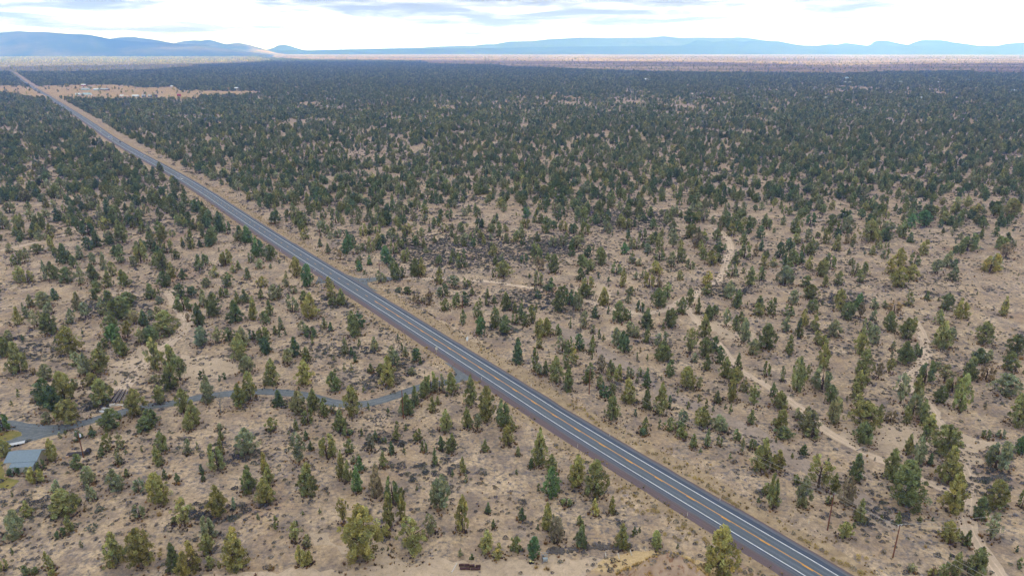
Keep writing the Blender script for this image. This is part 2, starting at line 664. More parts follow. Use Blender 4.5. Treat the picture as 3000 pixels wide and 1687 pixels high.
# aprons and side roads
poly_sheet('road', [(914, 797), (925, 802), (931, 815), (929, 825), (921, 832), (955, 829), (983, 836), (1000, 838), (950, 800)], 0.045, M_gravel, 0.4, 3)
poly_sheet('road', [(1005, 800), (1032, 810), (1052, 816), (1108, 812), (1180, 812), (1180, 820), (1104, 822), (1075, 829), (1082, 840), (1110, 856), (1060, 840)], 0.045, M_gravel, 0.4, 3)
poly_sheet('road', [(1300, 1060), (1326, 1078), (1334, 1090), (1332, 1106), (1345, 1113), (1382, 1109), (1410, 1108), (1428, 1120), (1450, 1135), (1400, 1090)], 0.045, M_gravel, 0.4, 3)
DRV = [(1385, 1100), (1345, 1110), (1316, 1119), (1265, 1126), (1216, 1138), (1157, 1160), (1099, 1178), (1041, 1187), (983, 1182), (939, 1169), (895, 1157), (852, 1151),
       (794, 1147), (756, 1147), (670, 1153), (597, 1161), (524, 1178), (437, 1190), (364, 1205), (291, 1225), (218, 1246), (145, 1257), (73, 1251), (29, 1243), (-40, 1236)]
DP = arc_resample(smooth_path([at(*p) for p in DRV], 2), 1.5)
ribbon('driveway', DP, [2.5, 0, -2.5], 0.035, M_gravel, 0.4, 0.3, seed=8)
DP2 = arc_resample(smooth_path([at(*p) for p in [(190, 1256), (140, 1266), (95, 1278), (50, 1293), (0, 1312), (-60, 1335)]], 2), 1.5)
ribbon('driveway', DP2, [3.2, 0, -3.2], 0.030, M_gravel, 0.4, 0.3, seed=9)
poly_sheet('driveway', [(60, 1252), (150, 1262), (120, 1285), (60, 1290), (66, 1272), (55, 1262)], 0.025, M_gravel, .3, 2)
poly_sheet('lawn', [(-30, 1290), (10, 1262), (40, 1262), (60, 1266), (63, 1276), (40, 1286), (0, 1300), (-40, 1310)], 0.028, M_lawn, .4, 2)
poly_sheet('lawn', [(-60, 1352), (8, 1352), (14, 1395), (60, 1408), (30, 1432), (-60, 1425)], 0.022, M_lawn, .6, 2)

TR = [([(2095, 668), (2128, 690), (2143, 723), (2129, 763), (2114, 822), (2044, 857), (1972, 895), (1922, 917), (1849, 916), (1762, 898), (1718, 878)], 2.4),
      ([(2044, 857), (2007, 904), (2039, 936), (2071, 977), (2105, 1006), (2135, 1044), (2170, 1087), (2213, 1111), (2250, 1132), (2340, 1190), (2396, 1242),
        (2427, 1266), (2515, 1316), (2583, 1348), (2677, 1396), (2766, 1431), (2850, 1470)], 1.9),
      ([(2672, 930), (2698, 974), (2716, 1015), (2710, 1052), (2666, 1096), (2650, 1125), (2700, 1160), (2727, 1189), (2739, 1227), (2790, 1290), (2804, 1334), (2834, 1378),
        (2839, 1437), (2831, 1496), (2836, 1540), (2857, 1590), (2892, 1631), (2940, 1700)], 2.3),
      ([(495, 850), (512, 880), (533, 916), (553, 956), (480, 1015), (408, 1073), (372, 1120), (350, 1150)], 3.0),
      ([(1180, 816), (1260, 815), (1340, 822), (1420, 822), (1500, 835), (1600, 850)], 1.6),
      ([(1180, 708), (1240, 690), (1290, 680), (1340, 668)], 1.4),
      ([(0, 735), (60, 720), (160, 700), (230, 672), (300, 640), (360, 600), (380, 575)], 1.8),
      ([(2540, 300), (2620, 330), (2700, 372), (2800, 400)], 3.0)]
for k, (pts, w) in enumerate(TR):
    P = arc_resample(smooth_path([at(*p) for p in pts], 2), 1.6)
    ribbon('dirt_track', P, [w, 0, -w], 0.016 + 0.003 * k, M_track, 0.9, 0.25, seed=20 + k)
P = arc_resample(smooth_path([at(*p) for p in [(1600, 945), (1645, 968), (1747, 1015), (1791, 1050), (1864, 1087), (1922, 1131), (1980, 1169), (2082, 1206), (2180, 1250),
                                                (2250, 1290), (2330, 1345), (2440, 1420), (2545, 1480), (2640, 1540)]], 2), 2)
ribbon('dirt_track', P, [3.2, 0, -3.2], 0.012, M_cinder, 1.6, 0.12, seed=40)
for pts in ([(300, 1120), (330, 1070), (400, 1020), (470, 990), (520, 1010), (480, 1060), (430, 1090), (390, 1130), (340, 1150)],
            [(530, 1040), (600, 1035), (680, 1060), (720, 1085), (640, 1110), (560, 1120), (520, 1090)],
            [(2440, 1270), (2560, 1240), (2680, 1230), (2800, 1262), (2900, 1290), (2860, 1360), (2790, 1345), (2700, 1310), (2620, 1330), (2540, 1310)],
            [(1780, 828), (1700, 838), (1640, 870), (1720, 890), (1800, 880)],
            [(900, 1560), (1300, 1640), (1700, 1625), (1830, 1618), (1900, 1650), (2000, 1730), (1300, 1740), (700, 1720), (500, 1690), (1000, 1672), (1100, 1660)],
            [(130, 1120), (250, 1110), (280, 1150), (180, 1160)],
            [(1230, 905), (1270, 930), (1330, 960), (1400, 1005), (1440, 1040), (1390, 1030), (1300, 980)],
            [(2000, 905), (2060, 930), (2180, 960), (2250, 1000), (2160, 1010), (2080, 970)]):
    poly_sheet('bare_dirt', pts, 0.008, M_clear, 4.0, 2.5)

# fields far left, the open plain
poly_sheet('field', [(-200, 252), (60, 252), (84, 258), (100, 266), (128, 280), (146, 289), (100, 288), (0, 273), (-200, 270)], 0.14, M_field, 6, 30)
poly_sheet('field', [(106, 256), (130, 252), (230, 250), (330, 249), (420, 258), (512, 255), (524, 266), (640, 268), (745, 268), (770, 274), (700, 280), (600, 279), (575, 290), (400, 292), (190, 290), (150, 277)], 0.14, M_field, 8, 30)
poly_sheet('field', [(150, 236), (275, 232), (290, 236), (200, 240)], 0.14, M_field, 6, 30)


M_sunlit_grass = dirt('sunlit_grass', (0.15, 0.14, 0.08), (0.28, 0.24, 0.13), 0.006, 0.0)  # grass between the trees, paled to paint in sunlight
SUNLIT = [(-700, 166), (-700, 213), (0, 212), (250, 212), (330, 208), (430, 208), (500, 202), (600, 196), (560, 192), (740, 186), (800, 176), (740, 167)]
poly_sheet('grassland', SUNLIT, 0.5, M_sunlit_grass, 60, 200)  # sunlit woodland floor, its brightness put into the sheet colour


def plain_material():
    m = bpy.data.materials.new('open_grassland')
    m.use_nodes = True
    nt = m.node_tree
    b = nt.nodes['Principled BSDF']
    b.inputs['Roughness'].default_value = 1
    b.inputs['Specular IOR Level'].default_value = 0
    g = node(nt, 'ShaderNodeNewGeometry')
    pos = g.outputs['Position']
    mp = node(nt, 'ShaderNodeMapping')
    mp.inputs['Scale'].default_value = (.35, 1.3, 1)
    nt.links.new(pos, mp.inputs[0])
    c = ramp(nt, noise(nt, mp.outputs[0], 0.0011, 8, .7), [(0.35, (0.14, 0.11, 0.075)), (0.5, (0.30, 0.23, 0.15)), (0.65, (0.50, 0.40, 0.26))])
    c = mixc(nt, ramp(nt, noise(nt, pos, 0.012, 6, .75), [(0.56, 0.0), (0.66, 0.7)]), c, (0.16, 0.14, 0.10))
    nt.links.new(c, b.inputs['Base Color'])
    return m


M_plain = plain_material()
EDGE = [(810, 171), (880, 176), (1235, 180), (1262, 189), (1460, 191), (1490, 197), (1600, 200), (1720, 205), (1900, 211), (2120, 214), (2360, 216), (2480, 217),
        (2600, 212), (2850, 209), (2865, 216), (3020, 216), (3400, 218)]
poly_sheet('grassland', [(700, 161.0)] + EDGE + [(3600, 200), (3500, 163), (2800, 161.5), (2000, 159.5), (1400, 158.0), (1000, 158.0)], 0.6, M_plain, 40, 200)


# ------------------------------------------------------------------ mountains
def mountain_material(name, dark, light, scale, th=(0.48, 0.6)):
    m = bpy.data.materials.new(name)
    m.use_nodes = True
    nt = m.node_tree
    b = nt.nodes['Principled BSDF']
    b.inputs['Roughness'].default_value = 1
    b.inputs['Specular IOR Level'].default_value = 0
    g = node(nt, 'ShaderNodeNewGeometry')
    t = node(nt, 'ShaderNodeMapping')
    t.inputs['Scale'].default_value = (1, 1, 2.5)
    nt.links.new(g.outputs['Position'], t.inputs[0])
    n = noise(nt, t.outputs[0], scale, 8, .68, .4)
    n2 = noise(nt, t.outputs[0], scale * 12, 4, .7)
    f = math_node(nt, 'ADD', math_node(nt, 'MULTIPLY', n, .72), math_node(nt, 'MULTIPLY', n2, .28))
    c = ramp(nt, f, [(th[0], dark), (th[1], light)])
    nt.links.new(c, b.inputs['Base Color'])
    return m


M_mtA = mountain_material('juniper_mountainside', (0.03, 0.045, 0.03), (0.15, 0.13, 0.09), 0.00045, (0.46, 0.64))
M_mtB = mountain_material('dry_hillside', (0.07, 0.085, 0.055), (0.46, 0.34, 0.22), 0.0007, (0.44, 0.58))
M_mtF = mountain_material('dark_forest_ridge', (0.02, 0.03, 0.02), (0.05, 0.055, 0.04), 0.0003)  # front ridges darkened so they part from the hazier rear
M_mtC = mountain_material('hazed_forest_ridge', (0.08, 0.085, 0.075), (0.20, 0.18, 0.16), 0.0003)  # rear ridges paled: extra distance haze put into the colour


def ridge(name, prof, dist, depth, m, seed=0, rough=1.0, base_drop=30):
    """mountain whose skyline passes through prof (photo pixels) when standing dist metres away"""
    xs = np.linspace(prof[0][0], prof[-1][0], max(24, int((prof[-1][0] - prof[0][0]) / 5)))
    pxs, pys = [p[0] for p in prof], [p[1] for p in prof]
    rows = [-1.0, -.85, -.7, -.55, -.42, -.3, -.2, -.1, 0, .12, .3, .6, 1.0]
    V, Fc = [], []
    for r in rows:
        for x in xs:
            y = np.interp(x, pxs, pys)
            d = dist
            ray = ((x - W / 2) / F, (y - H / 2) / F)
            fwd = CP - ray[1] * SP
            down = SP + ray[1] * CP
            X, Y = ray[0] / fwd * d, d
            hgt = CH - down / fwd * d
            nn = mnoise.fractal(Vector((X / 1500 + seed, r * depth / 1500, seed * 3.1)), 0.9, 2.1, 5)
            k = (1 - abs(r)) ** (1.15 if r < 0 else .9)
            k = max(0, k + rough * (.16 * nn + .10 * mnoise.noise(Vector((X / 420, r * 2.2, seed))))  * (1 - abs(r)) * min(1, abs(r) * 5))
            dd = 1 + r * depth / d
            off = .035 * depth * nn * (1 if r < 0 else 0) * min(1, abs(r) * 4)
            V.append((X * dd, Y * dd + off, max(-base_drop, (hgt + base_drop) * k - base_drop if hgt > 0 else -base_drop)))
    n = len(xs)
    for j in range(len(rows) - 1):
        for i in range(n - 1):
            a = j * n + i
            Fc.append((a, a + 1, a + n + 1, a + n))
    o = obj(name, mesh_np(name, V, Fc, [m], smooth=True))
    tag(o, kind='structure')
    return o


ridge('mountain', [(-500, 120), (-200, 104), (0, 97), (55, 92), (80, 94), (130, 94), (190, 99), (260, 102), (290, 108), (330, 116), (420, 124), (500, 128), (560, 131), (600, 134),
                   (650, 141), (700, 149), (760, 158), (800, 162)], 16800, 2400, M_mtA, 1.3, 1.2)
ridge('mountain', [(200, 130), (280, 122), (315, 115), (350, 110), (395, 109), (410, 112), (440, 115), (470, 120), (510, 128), (600, 140), (700, 155)], 19500, 2400, M_mtA, 4.3)
ridge('hill', [(480, 140), (510, 127), (540, 121), (570, 119), (590, 120), (612, 117), (630, 121), (660, 130), (700, 126), (730, 132), (770, 143), (810, 156), (850, 162)], 22500, 2500, M_mtB, 7.7)
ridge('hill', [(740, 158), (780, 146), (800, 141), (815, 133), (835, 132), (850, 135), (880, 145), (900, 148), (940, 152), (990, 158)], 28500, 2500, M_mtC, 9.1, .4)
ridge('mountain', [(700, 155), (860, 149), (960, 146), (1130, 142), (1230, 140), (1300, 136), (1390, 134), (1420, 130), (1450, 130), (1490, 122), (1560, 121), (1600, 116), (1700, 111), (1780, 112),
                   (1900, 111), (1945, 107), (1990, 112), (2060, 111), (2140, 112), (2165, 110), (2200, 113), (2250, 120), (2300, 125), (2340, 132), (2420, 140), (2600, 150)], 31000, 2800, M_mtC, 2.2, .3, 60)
ridge('mountain', [(1900, 150), (1960, 142), (2010, 131), (2040, 119), (2065, 119), (2090, 124), (2110, 121), (2150, 119), (2175, 123), (2195, 120), (2280, 121), (2310, 127), (2330, 133),
                   (2400, 134), (2430, 129), (2450, 132), (2475, 126), (2500, 129), (2530, 133), (2545, 134), (2562, 122), (2580, 119), (2600, 120), (2630, 127), (2660, 132),
                   (2680, 124), (2700, 118), (2760, 118), (2790, 124), (2830, 129), (2860, 134), (2920, 135), (2950, 128), (3000, 125), (3060, 125), (3200, 135), (3600, 148)], 26000, 2600, M_mtF, 5.5, .35, 50)
ridge('mountain', [(500, 150), (900, 148), (1300, 143), (1700, 137), (1900, 135), (2200, 134), (2300, 131), (2320, 132), (2360, 137), (2700, 136), (3100, 137), (3700, 142)], 24500, 2200, M_mtF, 12.5, .3, 50)

# ------------------------------------------------------------------ cloud banks high up, out of frame, that shade the country below
M_cloud = bpy.data.materials.new('cloud')
M_cloud.use_nodes = True
nt = M_cloud.node_tree
nt.nodes.clear()
d1 = node(nt, 'ShaderNodeBsdfDiffuse', inp={'Color': (.92, .93, .95, 1)})
d2 = node(nt, 'ShaderNodeBsdfTranslucent', inp={'Color': (.9, .92, .95, 1)})
ad = node(nt, 'ShaderNodeMixShader', inp={0: 0.5})
nt.links.new(d1.outputs[0], ad.inputs[1])
nt.links.new(d2.outputs[0], ad.inputs[2])
ou = node(nt, 'ShaderNodeOutputMaterial')
nt.links.new(ad.outputs[0], ou.inputs[0])


def cloud_bank(outline, alt, thick, jit, seed):
    """a lumpy closed slab whose shadow falls on the ground outline (world points)"""
    sh = S_DIR * (alt / S_DIR.z)
    pts = []
    n = len(outline)
    for i in range(n):
        a, b = Vector((*outline[i], 0)), Vector((*outline[(i + 1) % n], 0))
        k = max(2, int((b - a).length / (jit * 1.2)))
        for q in range(k):
            p = a.lerp(b, q / k)
            j = jit * Vector((mnoise.noise(p / (jit * 2) + Vector((seed, 0, 0))), mnoise.noise(p / (jit * 2) + Vector((0, seed, 7))), 0))
            pts.append(p + j + Vector((sh.x, sh.y, 0)))
    bm = bmesh.new()
    f = bm.faces.new([bm.verts.new(p) for p in pts])
    bmesh.ops.triangulate(bm, faces=[f])
    bmesh.ops.subdivide_edges(bm, edges=bm.edges, cuts=4, use_grid_fill=True)
    bmesh.ops.recalc_face_normals(bm, faces=bm.faces)
    ret = bmesh.ops.extrude_face_region(bm, geom=bm.faces[:])
    top = {v for v in ret['geom'] if isinstance(v, bmesh.types.BMVert)}
    for v in bm.verts:
        nn = mnoise.fractal(v.co / 2200 + Vector((seed, 0, 0)), .9, 2, 4)
        v.co.z = alt + (thick * (1 + .8 * nn) if v in top else -.25 * thick * nn)
    bmesh.ops.recalc_face_normals(bm, faces=bm.faces)
    me = bpy.data.meshes.new('clouds')
    bm.to_mesh(me)
    bm.free()
    me.materials.append(M_cloud)
    tag(obj('clouds', me), kind='structure')


def G(px, py):
    p = at(px, py)
    return (p.x, p.y)


cloud_bank([(-9000, -3500), (-9000, 3300), G(0, 213), G(130, 216), G(270, 213), G(380, 206), G(440, 208), G(500, 202), G(600, 197), G(560, 193), G(740, 186),
            G(900, 179), G(1250, 177), G(1700, 179.5), G(2050, 181.5), G(2450, 192), G(2800, 187), (12000, 7600), (12000, -3500)], 9000, 900, 260, 3.3)
cloud_bank([(-26000, 15600), G(200, 163.5), G(520, 165), G(760, 162), (-8500, 22500), (-8200, 30000), (-30000, 30000)], 9000, 900, 500, 8.1)
cloud_bank([(-9000, 33500), (3000, 27000), (22000, 25500), (45000, 26000), (60000, 34000), (60000, 66000), (-12000, 66000)], 9500, 900, 900, 5.2)

# ------------------------------------------------------------------ foliage
def foliage_material(name, source):
    m = bpy.data.materials.new(name)
    m.use_nodes = True
    nt = m.node_tree
    b = nt.nodes['Principled BSDF']
    b.inputs['Roughness'].default_value = 0.75
    b.inputs['Specular IOR Level'].default_value = 0.15
    if source == 'obj':
        oi = node(nt, 'ShaderNodeObjectInfo')
        col = oi.outputs['Color']
    else:
        a = node(nt, 'ShaderNodeAttribute', attribute_type='INSTANCER', attribute_name='tint')
        col = a.outputs['Color']
    at_ = node(nt, 'ShaderNodeAttribute', attribute_type='GEOMETRY', attribute_name='leaf')
    c = mixc(nt, 1.0, col, at_.outputs['Color'], 'MULTIPLY')
    nt.links.new(c, b.inputs['Base Color'])
    tl = node(nt, 'ShaderNodeBsdfTranslucent')
    nt.links.new(mixc(nt, 1.0, c, (1.0, 1.05, 0.7), 'MULTIPLY'), tl.inputs[0])
    mx = node(nt, 'ShaderNodeMixShader', inp={0: 0.3})
    nt.links.new(b.outputs[0], mx.inputs[1])
    nt.links.new(tl.outputs[0], mx.inputs[2])
    nt.links.new(mx.outputs[0], nt.nodes['Material Output'].inputs[0])
    return m


M_leaf_o = foliage_material('juniper_foliage', 'obj')
M_leaf_i = foliage_material('juniper_foliage_stand', 'inst')
M_bark = mat('juniper_bark', (0.10, 0.072, 0.055), .95, var=.3, vscale=4)
M_dead = mat('silver_dead_wood', (0.27, 0.26, 0.26), .9, var=.3, vscale=3)

TINT = {'0': (0.120, 0.165, 0.085), '1': (0.185, 0.210, 0.095), '2': (0.270, 0.265, 0.110), '3': (0.320, 0.300, 0.115),
        '4': (0.250, 0.262, 0.155), '5': (0.140, 0.220, 0.100), '6': (0.26, 0.215, 0.14)}


def profile(shape, t):
    """crown radius (0..1) at height fraction t (0 bottom of crown, 1 top)"""
    if shape == 'c':
        return (min(1, .55 + 2.2 * t) * (1 - t) ** .72) * 1.08
    if shape == 'n':
        return min(1, .45 + 2.5 * t) * (1 - t ** 2.6) ** .8
    if shape == 's':
        return min(1, .7 + 1.5 * t) * (1 - t) ** .62
    if shape == 'o':
        return min(1, .35 + 1.5 * t) * (1 - t ** 3) ** .6
    return min(1, .62 + 1.3 * t) * (1 - t ** 2.2) ** .62


def crown_np(shape, seed, nclump, nleaf, leaf, inner=0.25):
    """leaf-sized triangles gathered in clumps spread through a crown of unit height and unit diameter"""
    r = np.random.default_rng(seed)
    z0 = {'c': .03, 'n': .05, 's': .0, 'o': .17, 'r': .05}[shape]
    V, C = [], []
    lob = r.uniform(0, 6.28, 3)
    lean = r.normal(0, .05, 2)
    twin = (shape in 'ro') and r.random() < .45
    tw = r.uniform(0, 6.28)
    for k in range(nclump):
        t = r.beta(1.15, 1.35) if shape in 'cs' else r.beta(1.3, 1.2)
        a = r.uniform(0, 2 * math.pi)
        rad = profile(shape, t)
        # uneven outline: lobes and bites
        bite = 1 + .20 * math.sin(2 * a + lob[0] + 5 * t) + .18 * math.sin(3 * a + lob[1] - 8 * t) + r.normal(0, .13)
        q = math.sqrt(r.uniform(inner, 1)) if r.random() < .8 else r.uniform(0, .7)
        rr = .5 * rad * bite * q * .90
        z = z0 + (1 - z0) * t
        if twin:
            off = .13 * (1 if math.cos(a - tw) > 0 else -1)
            cx, cy = rr * .8 * math.cos(a) + off * math.cos(tw), rr * .8 * math.sin(a) + off * math.sin(tw)
            if off < 0:
                z = z0 + (z - z0) * .8
        else:
            cx, cy = rr * math.cos(a), rr * math.sin(a)
        cx += lean[0] * z
        cy += lean[1] * z
        cs = r.uniform(.07, .13) * (1.1 - .3 * t)
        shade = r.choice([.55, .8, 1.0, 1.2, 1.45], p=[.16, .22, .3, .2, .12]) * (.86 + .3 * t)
        warm = r.normal(0, .06)
        P = r.normal(0, 1, (nleaf, 3))
        P /= np.linalg.norm(P, axis=1)[:, None]
        P *= (r.uniform(.2, 1, nleaf) ** .5)[:, None]
        P = P * np.array([cs * .85, cs * .85, cs * .72]) + np.array([cx, cy, z])
        P = P[P[:, 2] > .015]
        u = r.normal(0, 1, (len(P), 3))
        u /= np.linalg.norm(u, axis=1)[:, None]
        w = r.normal(0, 1, (len(P), 3))
        v = np.cross(u, w)
        v /= np.linalg.norm(v, axis=1)[:, None]
        s_ = leaf * r.uniform(.6, 1.4, len(P))[:, None]
        sz = np.array([1, 1, .62])
        T = np.stack([P + u * s_ * sz, P + (-u * .5 + v * .8) * s_ * sz, P + (-u * .5 - v * .8) * s_ * sz], 1)
        V.append(T.reshape(-1, 3))
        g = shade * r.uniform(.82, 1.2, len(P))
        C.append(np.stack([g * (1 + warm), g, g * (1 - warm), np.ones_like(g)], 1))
    V = np.concatenate(V)
    C = np.concatenate(C)
    return V, C


def tri_mesh(name, V, C, m, extra=None, extra_m=None):
    n = len(V) // 3
    faces = np.arange(len(V)).reshape(-1, 3)
    verts = [tuple(v) for v in V.tolist()]
    fl = [tuple(f) for f in faces.tolist()]
    mi = [0] * n
    if extra:
        k = len(verts)
        verts += [tuple(v) for v in extra.v]
        fl += [tuple(i + k for i in f) for f in extra.f]
        mi += [1] * len(extra.f)
    me = bpy.data.meshes.new(name)
    me.from_pydata(verts, [], fl)
    me.materials.append(m)
    if extra:
        me.materials.append(extra_m)
    me.polygons.foreach_set('material_index', np.array(mi, dtype=np.int32))
    a = me.attributes.new('leaf', 'FLOAT_COLOR', 'FACE')
    CC = np.ones((len(fl), 4), dtype=np.float32)
    CC[:n] = C
    a.data.foreach_set('color', CC.ravel())
    me.update()
    return me


def trunk_mb(shape, seed, fine=True):
    r = random.Random(seed)
    mb = MB()
    if shape == 's':
        return mb.path([(0, 0, -.01), (0, 0, .6)], [.035, .01], 4)
    n = 6 if fine else 4
    ht = {'c': .88, 'n': .85, 'r': .62, 'o': .72}[shape]
    pts = [Vector((0, 0, -.02))]
    for k in range(1, 5):
        pts.append(Vector((r.gauss(0, .018), r.gauss(0, .018), ht * k / 4)))
    mb.path(pts, [.062, .045, .034, .022, .008], n)
    if fine:
        for k in range({'c': 7, 'n': 5, 'r': 9, 'o': 11}[shape]):
            t = r.uniform(.18, .8)
            a = r.uniform(0, 6.28)
            b0 = Vector((0, 0, ht * t))
            ln = .42 * profile(shape, max(0, ht * t)) * r.uniform(.7, 1.0)
            tip = b0 + Vector((math.cos(a) * ln, math.sin(a) * ln, r.uniform(.08, .22)))
            mb.path([b0, b0.lerp(tip, .5) + Vector((0, 0, -.015)), tip], [.02, .013, .004], 4)
    return mb


# full crowns for the trees that are built one by one (their own crown and trunk meshes, shared by copies)
CROWN, TRUNK = {}, {}
NV = {'c': 5, 'r': 5, 'n': 2, 'o': 4, 's': 3}
for sh, nv in NV.items():
    for k in range(nv):
        nc, nl, lf = {'c': (130, 72, .026), 'r': (150, 72, .025), 'n': (110, 66, .030), 'o': (84, 62, .024), 's': (40, 50, .046)}[sh]
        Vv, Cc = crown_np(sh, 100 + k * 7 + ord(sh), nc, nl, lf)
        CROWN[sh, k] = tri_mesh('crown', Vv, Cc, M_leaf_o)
        TRUNK[sh, k] = trunk_mb(sh, 50 + k + ord(sh)).me('trunk', M_bark)


def dead_mb(seed):
    r = random.Random(seed)
    mb = MB()
    top = Vector((r.gauss(0, .05), r.gauss(0, .05), .95))
    pts = [Vector((0, 0, -.02)), Vector((.01, 0, .3)), Vector((-.015, .01, .6)), top]
    mb.path(pts, [.055, .042, .028, .006], 6)

    def branch(p, d, ln, rad, lev):
        q = p + d * ln
        mid = p.lerp(q, .5) + Vector((0, 0, -.02 * ln))
        mb.path([p, mid, q], [rad, rad * .7, rad * .25], 4)
        if lev:
            for _ in range(3):
                t = r.uniform(.35, .95)
                dd = (d + Vector((r.gauss(0, .55), r.gauss(0, .55), r.uniform(0, .5)))).normalized()
                branch(p.lerp(q, t), dd, ln * r.uniform(.35, .6), rad * .5, lev - 1)
    for k in range(13):
        t = r.uniform(.2, .9)
        a = r.uniform(0, 6.28)
        d = Vector((math.cos(a), math.sin(a), r.uniform(.25, .9))).normalized()
        branch(Vector((0, 0, .95 * t)), d, .42 * (1.15 - t), .017, 2)
    return mb


DEADT = [dead_mb(900 + k).me('trunk', M_dead) for k in range(3)]

# ------------------------------------------------------------------ trees read off the photograph
# per tile of the photograph: x,base y,height,width,shape+tint   (tile pixels)
T_A = """550,130,110,90,c0;445,205,150,160,r4;490,275,110,110,r4;310,200,120,80,c4;185,380,175,100,c2;275,310,110,85,r4;377,400,170,130,o4;520,475,200,180,r1;225,205,45,30,s0;90,535,100,85,r4;235,550,65,45,s0;790,230,180,100,c4;865,315,150,110,o4;710,365,140,100,c4;950,125,90,70,c1;975,55,80,110,r1;1090,150,120,110,r1;1030,280,170,90,n4;1190,320,220,240,r1;1290,180,120,160,r1;1520,120,150,120,c1;1600,85,70,40,s1;1600,170,80,90,r4;1810,110,130,130,r0;1850,235,160,150,r1;1930,90,100,110,r0;2055,190,160,110,c4;2150,290,220,150,r1;2255,100,90,100,r1;2375,345,200,160,c0;2465,155,130,90,c1;2390,170,120,70,c1;2550,330,230,90,c2;1350,370,130,140,o4;1450,390,150,110,c0;1525,330,90,70,r4;1590,310,110,70,n4;1680,480,230,220,r2;1120,480,200,190,o1;1165,570,190,150,r5;1290,510,160,100,o2;1420,570,160,100,o4;1530,550,160,150,r1;1240,680,160,160,r1;560,565,65,45,s0;835,485,60,30,s0;715,675,270,200,r2;765,790,150,110,r4;1040,640,110,120,r1;860,880,200,130,r4;1010,860,230,170,r2;40,705,190,130,r1;190,860,300,200,c2;2010,390,220,120,c0;1980,420,120,70,c1;2040,580,170,160,r4;2190,560,150,100,o4;2310,540,130,110,r1;2410,725,230,170,r2;2540,530,100,70,r0;2450,600,190,120,r4;1580,840,320,150,n2;1730,830,250,150,c2;1820,940,260,150,o1;1720,1030,230,170,c1;1560,960,80,90,r4;2020,930,80,70,s0;2210,950,60,38,s0;2265,930,65,45,s0;2095,1160,240,140,r4;1600,1165,180,130,r2;2420,1210,240,150,r1;2520,1130,270,130,r2;2490,860,160,150,r4;1170,990,55,45,s4;1385,1285,250,190,r2;1130,1420,190,210,r1;1040,1180,240,190,r2;930,1000,130,150,r2;520,1220,280,250,r0;655,1150,290,190,r2;470,930,150,130,r4;730,1040,130,110,r4;710,1370,230,230,r2;475,1370,100,100,r4;185,1105,75,45,s1;120,1200,60,40,s4;35,1443,190,130,r5;1530,1370,150,140,r1;1470,1443,130,160,r1;1850,1260,230,130,r2;1900,1440,180,100,c3;1965,1380,220,120,r2;2225,1270,240,90,d6;2210,1430,60,80,r4;1890,345,80,45,d6;345,880,60,45,d6;918,1443,50,50,s1;350,1160,60,70,r6"""
T_B = """50,115,90,70,c1;175,130,140,110,r4;235,105,130,80,r4;320,130,60,22,s1;380,65,80,70,r4;370,245,170,100,r4;480,160,120,80,r1;550,305,240,180,c2;755,115,140,90,r2;770,190,90,80,r1;860,185,160,110,c1;140,285,150,90,c1;100,370,120,110,r1;10,310,180,80,c1;255,430,130,70,c4;195,480,90,60,c1;235,505,70,50,s1;300,490,55,40,s1;490,470,120,110,r4;550,505,110,120,r0;690,420,110,70,c4;755,445,90,60,c0;1045,400,150,110,r0;990,500,250,150,c1;65,560,150,130,r1;110,665,150,140,r0;395,690,180,110,c0;510,740,130,110,c1;570,580,100,32,n1;320,780,150,110,o4;1190,635,130,90,c4;1040,600,75,50,s1;1425,540,60,40,s0;1470,640,75,40,s0;1505,700,100,70,c4;1615,735,130,110,r0;1655,780,75,50,s0;1360,700,100,80,r4;1400,780,140,110,r4;900,670,150,80,c4;965,690,90,55,c0;1000,760,95,50,c0;1335,1005,300,175,c2;1255,880,110,90,r2;1155,860,90,70,c1;965,855,85,50,s4;890,855,75,40,s4;785,750,60,40,s4;790,890,60,50,s1;790,1040,170,140,r1;500,975,235,175,c3;155,985,250,165,c2;235,1195,150,120,c0;430,1265,210,160,r4;580,1240,210,140,c2;525,1370,150,110,r1;690,1290,160,110,r1;770,1260,80,60,r4;965,1300,290,160,r2;1135,1245,85,42,s4;1085,1060,60,50,s1;850,1443,200,150,c1;920,1443,140,110,c2;1330,1270,55,45,s0;155,1443,120,110,r1;405,1443,110,70,c1;1760,1050,190,110,r2;1690,1110,190,120,r1;1850,1050,170,90,r4;1975,1060,200,130,r2;2165,1195,300,130,c2;2315,1340,330,170,r2;1600,1200,200,90,c1;1520,1290,220,150,c1;1775,1255,150,90,c2;1830,1180,80,50,c2;1915,1443,200,130,c2;2130,1420,210,110,c1;2230,1443,170,80,o4;2490,1400,270,130,r1;2570,1443,120,100,c2;1415,1430,80,60,s1;1510,1443,60,40,s1;1560,880,70,70,r4;1880,100,120,130,r0;1435,60,60,60,r0;1520,70,65,90,r0;1745,180,150,90,o6;1680,155,55,50,r4;1610,160,90,80,d6;1900,240,120,90,r1;2015,205,140,100,r1;2110,190,140,80,r0;2175,85,80,50,c1;2085,380,150,60,n1;2250,480,180,110,r5;2240,300,180,100,r1;2315,185,80,40,c1;2330,110,90,50,c1;2395,165,80,60,c1;2520,230,180,110,c1;2400,240,60,40,s0;2410,410,190,110,r1;2500,460,170,120,r1"""
